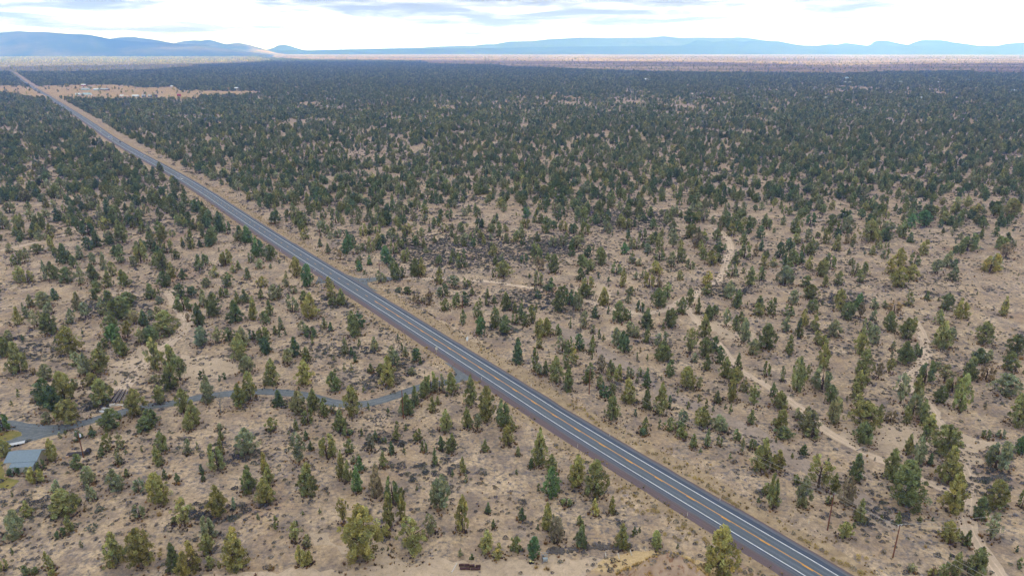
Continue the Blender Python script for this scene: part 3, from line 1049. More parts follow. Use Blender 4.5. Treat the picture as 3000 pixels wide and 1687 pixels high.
T_C = """370,30,60,130,r0;265,115,85,70,r0;230,40,40,20,s0;500,100,120,100,r1;465,245,190,120,r1;575,190,150,110,r0;620,150,120,90,r0;665,235,190,100,r4;745,95,130,160,r1;925,180,180,110,c2;1190,80,90,90,r1;1065,85,50,30,s0;1165,160,80,60,r4;1470,200,180,150,r1;1560,110,150,100,r1;1785,185,160,90,r1;1960,75,110,100,r1;1700,270,160,100,r1;1870,265,160,60,c1;2180,120,180,120,r4;2260,210,180,110,c1;2490,200,110,100,c1;2480,290,120,120,r1;2560,260,150,90,r1;1940,500,220,125,c2;1970,330,150,120,r1;2040,290,110,90,r1;2155,400,190,80,o4;2250,440,150,90,c1;2305,350,100,80,c1;2330,560,240,110,r4;2560,620,240,160,r1;2420,680,150,130,r4;1290,250,110,80,r0;830,310,110,80,c0;965,275,80,40,s0;1075,350,200,130,r1;1150,330,110,80,r1;1190,320,75,35,s0;1345,405,190,130,c1;1580,400,190,140,r1;1515,440,80,40,s1;720,415,170,80,r4;590,415,75,40,s1;470,490,110,70,r1;245,240,80,35,s1;30,260,110,60,c1;95,320,180,80,r1;130,390,130,80,r1;200,360,170,90,r1;30,370,110,70,r1;265,510,190,110,r2;360,490,180,110,r2;275,615,130,80,c2;60,765,240,120,c0;505,650,150,130,o4;575,670,160,80,r1;680,640,160,110,r0;800,660,170,80,c1;805,735,80,32,s1;540,815,190,60,n1;620,765,180,100,r2;230,850,230,70,n1;275,890,120,80,o4;340,885,140,70,c1;445,960,250,130,r2;565,1050,250,115,c1;880,525,95,50,s1;920,550,70,40,s1;810,465,80,60,r4;1060,590,180,120,r4;1135,660,210,120,r0;1190,490,140,110,r4;1255,510,110,60,r4;1350,560,170,80,c1;1515,740,190,150,r1;1500,590,140,120,r4;1790,680,260,120,o2;1940,700,190,120,r1;2030,650,150,100,r0;2095,770,170,100,r1;1955,830,150,100,c1;1840,760,100,60,r4;2150,910,200,130,c2;2270,825,150,80,c1;2245,960,160,140,r2;1290,670,60,30,s6;1260,740,80,32,s1;1360,745,70,32,s1;900,865,170,90,d6;1000,870,130,80,r1;970,940,120,50,r2;765,960,180,110,r1;1065,950,160,100,r2;1185,920,120,80,r4;1255,960,70,40,s1;880,1020,140,70,r1;1585,890,150,110,r1;1760,1010,200,170,r2;1880,1040,130,60,o4;1355,1010,190,90,c0;930,1110,140,110,r0;1010,1090,130,80,r1;1175,1170,240,160,c2;1350,1230,210,100,c1;1500,1280,310,140,c2;1580,1225,130,50,n0;1665,1085,80,32,s4;1010,1340,250,135,r1;1500,940,40,30,s0;2065,1160,110,80,c1;2215,1150,220,120,r2;2340,1050,130,90,r4;2430,1190,210,140,o2;1880,1170,80,40,s1;1945,1250,120,50,s1;1770,1225,70,45,s1;2145,1235,55,35,s0;2195,1280,100,45,s1;2020,1260,60,40,s4;1905,1400,180,165,r2;1715,1400,170,100,o4;2080,1443,150,160,r4;2405,1380,140,90,c1;1245,1305,75,45,s0;1330,1443,130,90,c1;1480,1425,90,50,s1;1590,1443,120,110,r2;1700,1443,90,90,r1;2560,900,150,70,r1;1290,900,90,60,r4"""
T_D = """30,280,170,90,r1;250,170,130,110,r4;205,290,110,100,r1;440,250,130,120,r1;420,110,130,150,r1;545,190,60,32,s1;720,240,210,110,r2;790,325,170,130,r1;930,310,150,70,o6;900,230,170,90,r5;1070,220,100,80,r4;1175,210,70,60,r4;1265,260,110,130,o6;1050,340,110,70,r4;1410,190,160,80,r4;1600,135,90,70,c1;1215,445,190,130,r1;665,500,160,130,r4;180,445,170,90,r4;305,505,180,90,c1;360,390,160,90,r2;470,440,180,90,r2;500,570,120,100,r2;555,610,130,100,r2;215,660,170,90,c1;215,700,60,50,s1;920,680,260,140,c2;1060,575,180,120,r4;990,460,140,90,r4;1390,520,200,140,r1;1450,430,120,100,r2;1730,610,260,175,c2;1725,370,130,120,r2;1840,530,120,90,r4;1780,230,160,130,r1;1940,320,200,120,r2;2365,290,190,90,c2;2155,570,210,170,r2;2480,690,200,170,r1;1250,640,100,60,r4;1380,770,220,180,r1;1490,690,120,70,r1;1530,700,95,45,c0;1245,700,50,40,s1;960,890,250,150,r2;550,820,240,120,r2;540,1030,230,180,r4;285,1050,330,140,r2;360,930,150,110,r2;140,950,150,50,n4;45,1100,140,80,r1;120,1220,160,150,r1;180,1200,160,100,r1;630,1160,170,110,r1;640,1370,270,130,r4;900,1030,190,120,c2;880,1120,150,110,r2;890,1240,170,130,o2;980,970,140,90,r2;1110,920,150,80,o6;1215,870,150,90,o2;1330,1170,290,150,o4;1270,1180,180,70,d6;1575,950,210,140,r1;1775,950,160,140,o4;1510,1130,220,110,r2;1450,1300,270,130,r4;2020,920,220,150,c1;2110,760,140,130,r1;2210,760,120,100,r4;2190,930,150,130,o6;2430,840,180,140,r1;1700,830,80,70,r4;1730,1165,160,130,r1;1930,1240,350,140,r3;1850,1050,150,150,r2;2390,1090,200,220,r4;2510,1400,310,190,r2;960,1443,270,260,r2;1110,1380,190,70,r1;1230,1360,120,90,r6;1560,1360,220,120,c2;1610,1443,170,150,c3;1390,1370,160,90,r2;2180,1230,75,45,s6;400,1443,240,180,r4;120,1443,200,150,r2;300,1330,110,70,r4;720,1250,130,45,n1"""
T_E = """40,260,190,140,r2;520,300,220,120,r2;780,100,110,80,r0;920,60,70,80,r0;600,80,60,50,s4;655,40,50,50,s1;765,380,140,120,r1;1070,200,180,90,r1;1010,260,80,70,r1;1205,180,160,80,r4;1185,330,140,90,r4;1255,240,60,42,s4;1580,350,190,110,c2;1620,210,190,120,r2;1410,220,60,32,s1;1870,230,140,80,r4;1965,195,80,40,s4;2170,400,260,140,r2;2200,240,160,80,c2;2460,240,260,180,r4;2200,90,90,60,c1;375,510,150,140,r3;410,385,90,80,r0;140,440,70,110,r0;290,450,80,70,r1;885,530,170,130,r4;1160,590,180,160,r4;1265,455,75,60,c1;560,605,100,90,r4;1385,605,130,110,r4;1580,725,290,215,r3;1640,480,90,60,c1;1765,520,100,60,r0;2010,430,90,50,c0;2025,500,80,50,c0;2480,610,250,150,c1;920,690,150,100,r4;275,855,150,110,c2;655,840,240,235,r2;755,740,110,70,r1;1390,865,130,110,r4;155,1060,230,190,r4;700,1000,150,90,c2;605,1060,80,100,r0;1840,950,260,180,o3;1730,920,60,60,r1;2170,850,290,190,c2;2330,780,110,60,r4;2090,1080,230,130,r4;2060,1220,180,130,r2;1150,1320,290,200,c2;1430,1340,360,260,r2;1740,1390,260,150,c1;1890,1449,310,200,r3;2330,1370,390,255,c3;2100,1360,110,90,r2;500,1380,170,90,r2;355,1420,60,60,r0;270,1449,100,90,r1;45,1385,100,70,r2;520,1449,70,80,r2"""
T_F = """430,320,280,180,o4;500,90,90,50,c0;545,195,85,60,c0;705,265,220,160,r2;910,50,70,100,r1;925,230,140,90,r1;1050,60,80,32,s1;1150,205,170,90,d6;1190,100,100,60,c1;1395,95,110,80,c1;1610,100,110,90,r1;1350,240,130,70,c0;1265,365,160,80,c1;1255,130,60,32,s1;1290,130,60,32,s1;1475,240,75,45,s1;1675,215,110,65,r1;1840,190,140,80,r0;1940,220,170,110,r1;2275,215,120,80,c1;2500,140,180,120,r2;90,410,190,90,c2;130,530,190,110,c3;100,720,250,190,c2;510,630,310,200,c2;850,470,260,100,c2;915,500,200,90,c2;1010,610,260,105,c5;1030,400,140,90,c5;970,320,70,50,r4;1020,300,80,40,r4;1200,660,320,150,c6;1360,720,260,130,r1;1440,660,100,70,r1;1320,970,330,115,n2;1455,910,270,90,n2;1830,770,330,190,r4;1780,340,160,60,c1;2060,420,150,75,c2;1955,460,70,50,s0;2085,520,90,50,s4;1600,600,50,36,s1;2050,1010,350,135,n3;870,920,240,110,o2;1080,1260,500,370,r3;1290,1050,110,90,r3;1560,1240,340,290,o3;1735,1030,180,150,o4;200,970,120,75,s1;395,1110,190,120,o3;510,1160,130,80,r4;460,1340,180,110,r3;535,1330,150,80,r3;25,890,60,42,s1;635,830,50,36,s1;2310,820,100,62,c0;2360,970,85,48,c0;2290,1200,210,150,c2;2410,1260,130,110,r3;2145,1285,60,62,s0;2030,1260,80,60,s4;2520,1190,110,90,r1;150,1380,60,42,d6;470,840,40,40,s1"""
T_G = """270,340,340,160,c2;60,250,90,55,c2;190,375,100,60,c0;395,410,170,130,c2;390,660,280,160,r5;640,545,300,185,c2;830,645,330,210,r2;260,600,70,50,s1;540,740,60,110,r1;45,440,50,42,s0;350,980,250,130,c2;440,1110,250,150,r6;95,890,120,80,c0;830,835,140,100,r3;990,820,160,80,c2;680,940,90,70,r1;680,1150,220,130,c1;255,990,60,42,s0;1095,1160,220,150,c2;1215,1050,85,70,s0;1265,1020,60,42,s0;1430,1170,170,105,r3;30,1200,140,120,r1;215,1270,210,130,r5;2060,1449,470,285,r3;1645,1170,45,36,s0;1300,40,60,100,r0;1690,70,90,120,r1;1800,170,130,90,c1;1940,160,170,70,c1;2060,150,100,60,r1;2235,100,110,80,r1;2285,230,170,50,o4;2390,190,110,80,r1;2470,410,310,170,r2;2165,290,60,42,s1;1870,225,45,42,s1;2445,725,65,45,s1;2540,640,130,100,r2"""
T_H = """150,70,90,170,r1;430,70,100,130,r2;350,240,95,85,c0;240,280,55,45,s1;80,400,190,140,r2;50,770,330,110,r1;500,565,310,220,o2;585,350,75,40,s1;345,760,290,150,r4;285,530,90,70,r1;870,490,260,145,c1;945,130,200,180,r1;650,620,190,110,c2;770,740,270,150,r6;610,730,90,70,r1;1215,480,290,180,c2;1390,230,190,100,c2;1490,330,260,110,r4;1735,230,280,250,r2;1560,80,120,90,r1;1610,340,110,62,c0;1785,510,340,220,c3;1825,820,380,240,c3;1350,750,430,330,r1;1230,720,180,120,r0;910,900,210,115,c2;760,1060,150,120,r3;1290,935,120,70,c1;850,970,60,50,s1;1125,890,55,42,s1;1505,910,55,60,s1;2260,370,270,200,r4;2375,250,130,110,r4;2160,80,90,80,r1;2310,70,80,80,r4;2260,770,260,200,r2;2100,880,210,125,r1;2210,1090,260,130,o4;1790,1100,190,160,r2;1900,1070,90,60,r2;1970,1140,140,90,c1;2050,1430,270,210,c1;1850,1430,220,115,c2;1740,1449,140,100,r1;1630,1449,80,80,r2;1430,1400,80,70,r4;2490,1370,100,70,s1;2520,760,160,70,r1;2500,230,160,110,r5"""
T_I = """585,785,130,100,c0;460,735,70,50,r6;105,700,120,110,r4;190,900,170,110,r2;215,970,90,100,r1;395,870,170,110,r1;310,780,120,90,o4;330,950,90,70,r1;395,950,60,60,r1;535,900,80,60,r4;510,960,150,80,c2;520,1075,150,80,c2;745,810,110,90,r1;720,730,80,90,r0;860,810,130,110,r1;895,920,140,130,r0;800,880,120,70,r1;1080,720,140,80,c0;1060,865,130,110,r2;1130,810,100,90,r0;1200,780,90,70,r1;1195,635,80,100,r1;1105,575,50,40,s0;1305,750,90,80,r4;1440,890,150,80,c1;1340,850,80,60,r1;1240,1000,200,130,r1;1215,870,110,100,r1;1095,990,110,90,r4;975,1040,150,120,c0;655,1210,200,130,c0;740,1250,130,110,r1;810,1160,130,90,c4;380,1110,100,110,o1;250,1200,150,100,r4;170,1220,130,90,r1;95,1100,90,70,r4;200,1395,160,110,r2;285,1400,140,100,r2;460,1380,200,50,n4;545,1370,170,120,r1;680,1400,150,130,r1;815,1420,180,80,n4;945,1370,160,120,c1;965,1443,70,120,r1;1095,1440,160,100,c1;1265,1440,170,110,r1;1140,1330,140,90,r2;1050,1270,170,80,c4;945,1220,120,70,o4;1220,1200,180,90,n1;1420,1190,200,120,r2;1380,1090,110,80,r2;1350,1240,110,80,r4;1520,1050,150,90,r1;1480,1050,110,60,r1;1640,1270,190,120,c1;1780,1160,80,80,r1;1685,1100,110,100,r1;1730,1350,150,100,c2;1655,1440,150,130,r1;1840,1370,110,80,c0;1625,990,150,120,r1;1610,900,130,110,r1;1925,1060,190,90,c1;2130,1010,180,130,r1;1840,730,130,80,c0;1780,680,110,80,r0;1870,640,130,90,r1;1985,700,130,100,r0;2100,810,130,120,r0;2210,890,200,90,c0;2290,910,120,70,r0;2420,970,140,120,c0;2500,1000,170,120,c5;1980,860,120,120,r1;2040,950,100,60,r1;2010,1270,150,100,c1;2070,1230,120,90,r1;2165,1340,110,100,r4;2275,1220,150,120,r2;2490,1360,110,80,c1;2400,1270,90,60,c1;2350,1300,90,60,r2;2300,1440,140,110,r1;2080,1443,100,120,r4;2530,1200,100,60,r1;1555,640,160,90,r1;1660,600,70,50,r1;1370,600,100,90,r1;1300,450,90,60,c0;1100,490,80,70,r1;430,400,80,100,r0"""
T_J = """610,630,140,110,r0;690,610,90,80,r0;385,620,120,90,r1;285,610,120,90,r1;195,810,140,120,r0;230,830,90,60,r0;480,830,140,110,r1;535,720,90,60,r1;395,730,110,80,r4;310,790,90,32,n1;590,765,100,40,n4;800,800,140,90,r1;830,720,90,60,r1;910,660,120,80,r4;1000,590,100,90,r0;1040,740,100,70,r1;970,740,90,70,r4;1230,720,90,50,r1;1270,840,110,80,r1;1120,790,90,60,r4;1380,700,150,60,n1;1430,740,90,60,r4;1515,710,80,70,r0;1575,780,120,50,r6;1700,720,110,90,r1;1790,840,100,80,r1;1850,780,60,70,r1;500,965,130,90,r2;705,910,110,80,r1;820,945,80,80,r4;645,1040,80,55,c0;725,1100,90,60,c1;640,880,100,70,o4;765,895,40,26,s0;1145,915,110,90,c1;1055,920,50,50,s0;915,1110,180,110,r5;980,1050,130,70,r0;920,960,90,60,r0;1030,1110,100,60,r4;1160,1085,110,80,r2;1230,1040,140,90,r2;1310,1215,180,120,r5;1385,1110,130,80,r1;1465,1060,90,80,r1;1505,1190,140,80,r2;1145,1220,90,60,c5;1040,1280,100,80,c5;1090,1320,40,45,s0;1410,1370,200,120,r1;1475,1350,110,60,r1;1260,1400,120,90,r4;1600,1335,170,120,r1;1670,1330,180,100,c2;1840,1385,140,100,c2;1860,1420,110,60,c2;2000,1443,110,130,o4;2120,1443,90,70,r1;1520,890,60,40,s0;1425,950,50,40,s1;1580,980,80,40,s1;1625,970,90,40,s1;1320,960,50,30,s0;1690,1050,90,50,c1;1795,1000,70,50,c1;1745,900,60,40,s0;1900,890,90,80,r4;2010,1020,110,60,c1;1970,940,80,50,c1;2100,1040,70,60,c1;2180,970,90,70,r1;2060,890,90,80,r1;2265,960,90,70,r2;2270,850,90,60,c0;2360,970,70,50,r4;2450,940,150,70,r1;2520,1000,90,60,r1;2370,880,80,90,r4;1840,1220,100,70,r1;1980,1150,90,60,c1;1960,1210,80,60,r1;2070,1250,150,110,r1;2095,1120,60,50,s0;2180,1170,40,40,s1;2410,1220,90,60,c0;2475,1180,80,60,r4;2490,1340,160,150,r2;2385,1350,70,40,s1;2410,1100,50,40,s1;2370,1050,60,50,s1;2230,750,90,80,r1;2095,735,90,80,r4;1205,500,70,60,r1;1060,470,110,80,r0;1120,440,90,80,r0;590,500,110,100,r1;650,500,100,100,r1;870,520,90,80,r1;785,580,50,80,r4;850,1170,100,42,d6;140,1175,150,120,r1;30,1140,200,110,r5;410,1345,200,110,r2;520,1440,220,120,r5;740,1443,100,80,r2;310,1443,150,70,r4;60,1443,100,100,r2;40,1260,100,80,r4"""
T_K = """280,1270,130,90,r6;420,1300,180,110,r1;265,1430,150,100,r4;390,1430,80,60,r5;690,1230,100,80,r1;760,1140,110,90,r0;890,1220,170,120,r1;790,1280,110,90,r1;690,1380,120,90,r0;755,1320,70,42,c0;760,1443,100,120,r3;1130,1110,120,100,r5;1165,980,120,70,r0;1050,1310,110,110,r1;1110,1440,180,80,c2;1210,1200,110,80,r4;1280,1230,80,60,r4;1250,1060,110,90,r4;1365,1100,90,90,r4;1480,1070,160,90,r3;1400,1010,110,90,r1;1310,970,110,80,r1;1445,1310,120,120,r3;1600,1240,150,90,r4;1700,1190,140,110,r1;1785,950,140,130,r1;1860,1040,140,130,r6;1930,1000,130,100,r1;1905,1110,130,80,r2;2005,1220,130,130,r2;2085,1090,110,130,r0;2080,1190,90,70,r1;2240,1220,130,80,c1;2340,1150,160,110,r1;2330,1010,120,110,r1;2205,930,150,90,r2;2085,930,150,42,d6;2210,1340,150,110,r4;2330,1310,60,50,s1;2400,1430,190,110,c2;2530,1260,120,80,r2;2510,1380,140,70,r1;2505,1085,110,60,c0;2450,1130,130,50,r6;1415,860,110,110,r1;1235,840,70,42,c0;1150,860,120,120,r2;1085,830,120,80,r2;935,790,100,80,r1;945,880,110,90,r4;1395,740,100,70,c1;1270,720,100,90,c1;1160,740,130,100,r1;1790,800,130,130,r0;1930,780,120,80,r4;850,800,120,90,r4;860,690,120,80,r1;900,690,90,50,r1;700,690,90,90,r1;640,680,100,90,r0;500,740,100,70,r0;500,640,80,60,r0;430,680,90,60,r4;140,750,110,90,r5;135,850,100,80,r2;340,900,150,100,r1;520,880,110,80,r2;290,800,100,80,r4;40,990,110,80,r1;110,1020,90,50,r0;240,1120,130,90,r1;410,1040,110,80,r4;650,1060,140,120,o4;735,910,120,100,r1;590,890,80,50,r0;540,970,40,32,s0;1590,925,50,50,s4;1690,1370,90,70,r2;1960,1440,150,110,r3;870,1360,60,42,s0;970,1400,60,42,s0;1245,1370,80,50,o4;1325,1360,90,50,o4;1380,1443,140,110,r2;1480,1443,110,60,r6;175,1360,50,42,s0;2560,860,120,100,r1;2330,740,100,70,r4;2260,690,80,80,r1;2150,770,100,70,r1;2230,850,150,110,r1;1930,640,70,50,r1;1850,600,100,110,r1"""
T_L = """285,885,160,100,r1;425,820,120,90,r5;500,950,60,60,r1;400,990,130,80,r4;285,1010,100,90,r2;580,1010,150,90,r2;690,1080,160,90,c2;800,900,170,110,r4;730,870,120,80,r1;640,820,100,110,r1;855,1000,90,60,r2;790,1010,100,60,r6;1020,990,220,160,r2;1120,900,150,100,o4;1215,890,110,110,o4;1350,950,170,100,r1;1420,850,140,110,r5;1570,830,150,130,r5;1620,760,140,130,r1;1780,810,120,110,o2;1930,780,100,90,r1;1900,700,90,80,c1;2080,720,110,110,o2;2310,720,110,110,r1;2440,740,180,160,r2;115,1150,150,100,r0;190,1035,60,42,s0;55,1240,100,90,r4;270,1215,130,110,r1;420,1120,120,100,r1;410,1265,130,90,r2;200,1310,120,110,r1;170,1420,180,160,r4;530,1330,170,140,r2;620,1260,150,110,r1;375,1443,110,110,r1;570,1443,120,80,r2;700,1420,130,90,r1;830,1225,70,50,r1;870,1330,150,80,r4;970,1310,120,80,r1;920,1395,120,90,r1;1050,1120,90,70,c2;1110,1030,90,60,r2;1230,1320,150,110,r2;1310,1230,170,120,r3;1310,1443,200,160,r2;1440,1370,150,130,r2;1560,1120,150,100,r2;1680,1310,140,120,o4;1800,1240,150,110,r4;2000,1080,170,160,r1;2230,1290,180,150,r3;2390,1150,150,130,o6;1860,1380,140,100,r4;810,1120,60,42,s1"""
TILES = [(T_A, 0, 840, 3.4347), (T_B, 750, 840, 3.4347), (T_C, 1500, 840, 3.4347), (T_D, 2250, 840, 3.4347),
         (T_E, 0, 1260, 3.393), (T_F, 750, 1260, 3.393), (T_G, 1500, 1260, 3.393), (T_H, 2250, 1260, 3.393),
         (T_I, 0, 420, 3.4347), (T_J, 750, 420, 3.4347), (T_K, 1500, 420, 3.4347), (T_L, 2250, 420, 3.4347)]
HAND = []
for txt, ox, oy, sc in TILES:
    for it in txt.replace('\n', '').split(';'):
        a = it.split(',')
        HAND.append([ox + float(a[0]) / sc, oy + float(a[1]) / sc, float(a[2]) / sc, float(a[3]) / sc, a[4][0], a[4][1]])
# a tree cut by a tile edge can be listed twice: keep the larger
HAND.sort(key=lambda t: -t[2] * t[3])
keep = []
for t in HAND:
    if all(abs(t[0] - k[0]) > .28 * (t[3] + k[3]) / 1 or abs(t[1] - k[1]) > 9 for k in keep):
        keep.append(t)
HAND = keep

LANDMARKS = [('the grey-roofed shed', 70, 1345), ('the grey log pile', 350, 1165), ('the transformer pole', 240, 1300),
             ('the lone driveway pole', 1182, 1190), ('the white road sign', 1369, 1000), ('the driveway mouth', 1345, 1090),
             ('the left gravel turnout', 930, 818), ('the right gravel turnout', 1085, 822), ('the mid-picture crossarm pole', 1728, 1115),
             ('the reddish leaning pole', 2430, 1500), ('the fork-topped pole', 2620, 1585), ('the rusty drums', 1375, 1655),
             ('the grey metal cart', 1597, 1630), ('the straw-topped mound', 1950, 1650), ("the bottom-left corner", 0, 1687),
             ("the left edge's midpoint", 0, 850), ("the bottom-right corner", 3000, 1687), ("the right edge's midpoint", 3000, 850),
             ('the pale upper track bend', 2135, 730), ('the right-hand track bend', 2712, 1030), ('the nearest white car', 530, 523),
             ('the sandy clearing', 430, 1040), ('the middle of the driveway', 850, 1150), ('the forked tracks at right', 2800, 1330)]
ORD = ['closest', 'second nearest', 'third nearest', 'fourth nearest', 'fifth nearest', 'sixth nearest', 'seventh nearest', 'eighth nearest', 'ninth nearest',
       'tenth nearest', 'eleventh nearest', 'twelfth nearest', 'thirteenth nearest', 'fourteenth nearest', 'fifteenth nearest', 'sixteenth nearest',
       'seventeenth nearest', 'eighteenth nearest', 'nineteenth nearest'] + [w + ' nearest' for w in ('twentieth', 'twenty-first', 'twenty-second', 'twenty-third', 'twenty-fourth',
       'twenty-fifth', 'twenty-sixth', 'twenty-seventh', 'twenty-eighth', 'twenty-ninth', 'thirtieth')]
SHW = {'c': 'pointed', 'r': 'bushy', 'n': 'narrow upright', 'o': 'open-crowned', 's': 'young conical', 'd': 'bare'}
TNW = {'0': 'dark green', '1': 'green', '2': 'olive', '3': 'yellow-olive', '4': 'grey-green', '5': 'bright green', '6': 'brownish'}

items = []
for px, py, ph, pw, sh, tn in HAND:
    p = at(px, py)
    hh = top_height(px, py, py - ph)
    dd = math.hypot(p.y, CH)
    t_ = CH / (SP + (py - H / 2) / F * CP)
    ww = pw / F * t_
    items.append(dict(p=p, h=hh * 1.02, w=ww * 1.0, sh=sh, tn=tn, px=px, py=py, area=ph * pw))
for it in items:
    it['size'] = 'small' if it['h'] < 4.2 else ('tall' if it['h'] > 9 else 'mid-sized')
singles = items[:285]
rest = items[285:]
grp = {}
for it in singles:
    cx, cy = it['px'], it['py']
    lm = min(LANDMARKS, key=lambda l: (l[1] - cx) ** 2 + (l[2] - cy) ** 2)
    it['lm'] = lm
    if it['sh'] == 'd':
        key = 'bare grey dead juniper'
    elif it['sh'] == 's':
        key = f"{TNW[it['tn']]} young conical juniper"
    else:
        key = f"{it['size']} {TNW[it['tn']]} {SHW[it['sh']]} juniper"
    it['key'] = key
    grp.setdefault((key, lm[0]), []).append(it)
for (key, lm), L in grp.items():
    L.sort(key=lambda i: (i['px'] - i['lm'][1]) ** 2 + (i['py'] - i['lm'][2]) ** 2)
    for k, i in enumerate(L):
        i['label'] = f"{key}, the only such one near {lm}" if len(L) == 1 else f"{key}, {ORD[k]} of such to {lm}"


def tint_var(tn, r, amt=.12):
    c = TINT[tn]
    k = 1.24 + r.gauss(0, amt)
    w = r.gauss(0, .05)
    return (c[0] * k * (1 + w), c[1] * k, c[2] * k * (1 - w), 1)


for it in singles:
    name = 'dead_tree' if it['sh'] == 'd' else 'juniper_tree'
    o = thing(name, it['p'], it['label'], 'dead tree' if it['sh'] == 'd' else 'juniper', 'junipers scattered over the desert flats', R.uniform(0, 6.28))
    # a crown of unit height and unit width fills the size read off the photograph
    o.scale = (it['w'] * 1.14, it['w'] * 1.14, it['h'])
    if it['sh'] == 'd':
        obj('trunk', R.choice(DEADT), o)
        continue
    k = R.randrange(NV[it['sh']])
    c = obj('crown', CROWN[it['sh'], k], o)
    c.color = tint_var(it['tn'], R)
    obj('trunk', TRUNK[it['sh'], k], o)


# ------------------------------------------------------------------ instanced stuff
def gn_scatter(name, sources, pos, scale, rotz, idx, tint, kind='stuff', label=None):
    c = bpy.data.collections.new(name + '_kinds')
    for i, me in enumerate(sources):
        so = bpy.data.objects.new('%s_kind_%02d' % (name, i), me)
        c.objects.link(so)
    me = bpy.data.meshes.new(name)
    n = len(pos)
    me.vertices.add(n)
    me.vertices.foreach_set('co', np.asarray(pos, dtype=np.float32).ravel())
    for an, ty, arr, fld in (('sc', 'FLOAT_VECTOR', scale, 'vector'), ('rz', 'FLOAT', rotz, 'value'), ('ki', 'INT', idx, 'value'), ('tint', 'FLOAT_COLOR', tint, 'color')):
        a = me.attributes.new(an, ty, 'POINT')
        a.data.foreach_set(fld, np.asarray(arr, dtype=np.int32 if ty == 'INT' else np.float32).ravel())
    me.update()
    o = obj(name, me)
    tag(o, label, kind=kind)
    g = bpy.data.node_groups.new(name + '_scatter', 'GeometryNodeTree')
    g.interface.new_socket('Geometry', in_out='INPUT', socket_type='NodeSocketGeometry')
    g.interface.new_socket('Geometry', in_out='OUTPUT', socket_type='NodeSocketGeometry')
    gi, go = g.nodes.new('NodeGroupInput'), g.nodes.new('NodeGroupOutput')
    ci = g.nodes.new('GeometryNodeCollectionInfo')
    ci.inputs['Collection'].default_value = c
    ci.inputs['Separate Children'].default_value = True
    ci.inputs['Reset Children'].default_value = True
    ip = g.nodes.new('GeometryNodeInstanceOnPoints')
    ip.inputs['Pick Instance'].default_value = True

    def attr(nm, ty):
        a = g.nodes.new('GeometryNodeInputNamedAttribute')
        a.data_type = ty
        a.inputs['Name'].default_value = nm
        return a.outputs['Attribute']
    cx = g.nodes.new('ShaderNodeCombineXYZ')
    g.links.new(attr('rz', 'FLOAT'), cx.inputs[2])
    g.links.new(gi.outputs[0], ip.inputs['Points'])
    g.links.new(ci.outputs[0], ip.inputs['Instance'])
    g.links.new(attr('ki', 'INT'), ip.inputs['Instance Index'])
    g.links.new(attr('sc', 'FLOAT_VECTOR'), ip.inputs['Scale'])
    g.links.new(cx.outputs[0], ip.inputs['Rotation'])
    g.links.new(ip.outputs[0], go.inputs[0])
    md = o.modifiers.new('scatter', 'NODES')
    md.node_group = g
    return o


# simpler crowns for the woodland stand: mid distance and far distance
src, src_id = [], {}
for sh, nv in (('c', 4), ('n', 2), ('o', 2), ('r', 5), ('s', 2)):
    for k in range(nv):
        Vv, Cc = crown_np(sh, 500 + k * 3 + ord(sh), {'s': 26}.get(sh, 90), 22, {'s': .085}.get(sh, .048))
        src_id['mid', sh, k] = len(src)
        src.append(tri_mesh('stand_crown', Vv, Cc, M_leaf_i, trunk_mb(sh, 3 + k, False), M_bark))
for k in range(6):
    sh = 'crrcrn'[k]
    Vv, Cc = crown_np(sh, 700 + k, 30, 9, .13)
    src_id['far', k] = len(src)
    src.append(tri_mesh('stand_crown', Vv, Cc, M_leaf_i))


def noise2(x, y, s, seed=0.0):
    return np.array([mnoise.noise(Vector((a / s, b / s, seed))) for a, b in zip(x, y)])


def in_poly(x, y, poly):
    c = np.zeros(len(x), dtype=bool)
    n = len(poly)
    for i in range(n):
        x1, y1 = poly[i]
        x2, y2 = poly[(i + 1) % n]
        if y1 == y2:
            continue
        cond = (y1 > y) != (y2 > y)
        c ^= cond & (x < (x2 - x1) * (y - y1) / (y2 - y1) + x1)
    return c


hwx, hwy = np.array([p.x for p in HWP]), np.array([p.y for p in HWP])


def hw_dist(x, y):
    xi = np.interp(y, hwy, hwx)         # centreline x at that depth (hwy increases)
    return (x - xi) * 0.79


def np_px(x, y):
    f = y * CP + CH * SP
    u = CH * CP - y * SP
    return W / 2 + F * x / f, H / 2 + F * u / f


FIELD1 = [(-300, 252), (60, 252), (84, 258), (100, 266), (128, 280), (146, 289), (100, 288), (0, 273), (-300, 270)]
FIELD2 = [(106, 256), (130, 252), (230, 250), (330, 249), (420, 258), (512, 255), (524, 266), (640, 268), (745, 268), (770, 274), (700, 280), (600, 279), (575, 290), (400, 292), (190, 290), (150, 277)]
PLAIN = [(700, 150)] + EDGE + [(5000, 150)]


def scatter_band(y0, y1, dens, half=.80):
    """random points in the part of the view wedge between two depths; dens per hectare"""
    n = int(half * (y1 ** 2 - y0 ** 2) * dens / 10000)
    y = np.sqrt(NR.uniform(y0 ** 2, y1 ** 2, n))
    x = NR.uniform(-half, half, n) * (y + 40)
    return x, y


POS, SCL, ROT, IDX, TNT = [], [], [], [], []


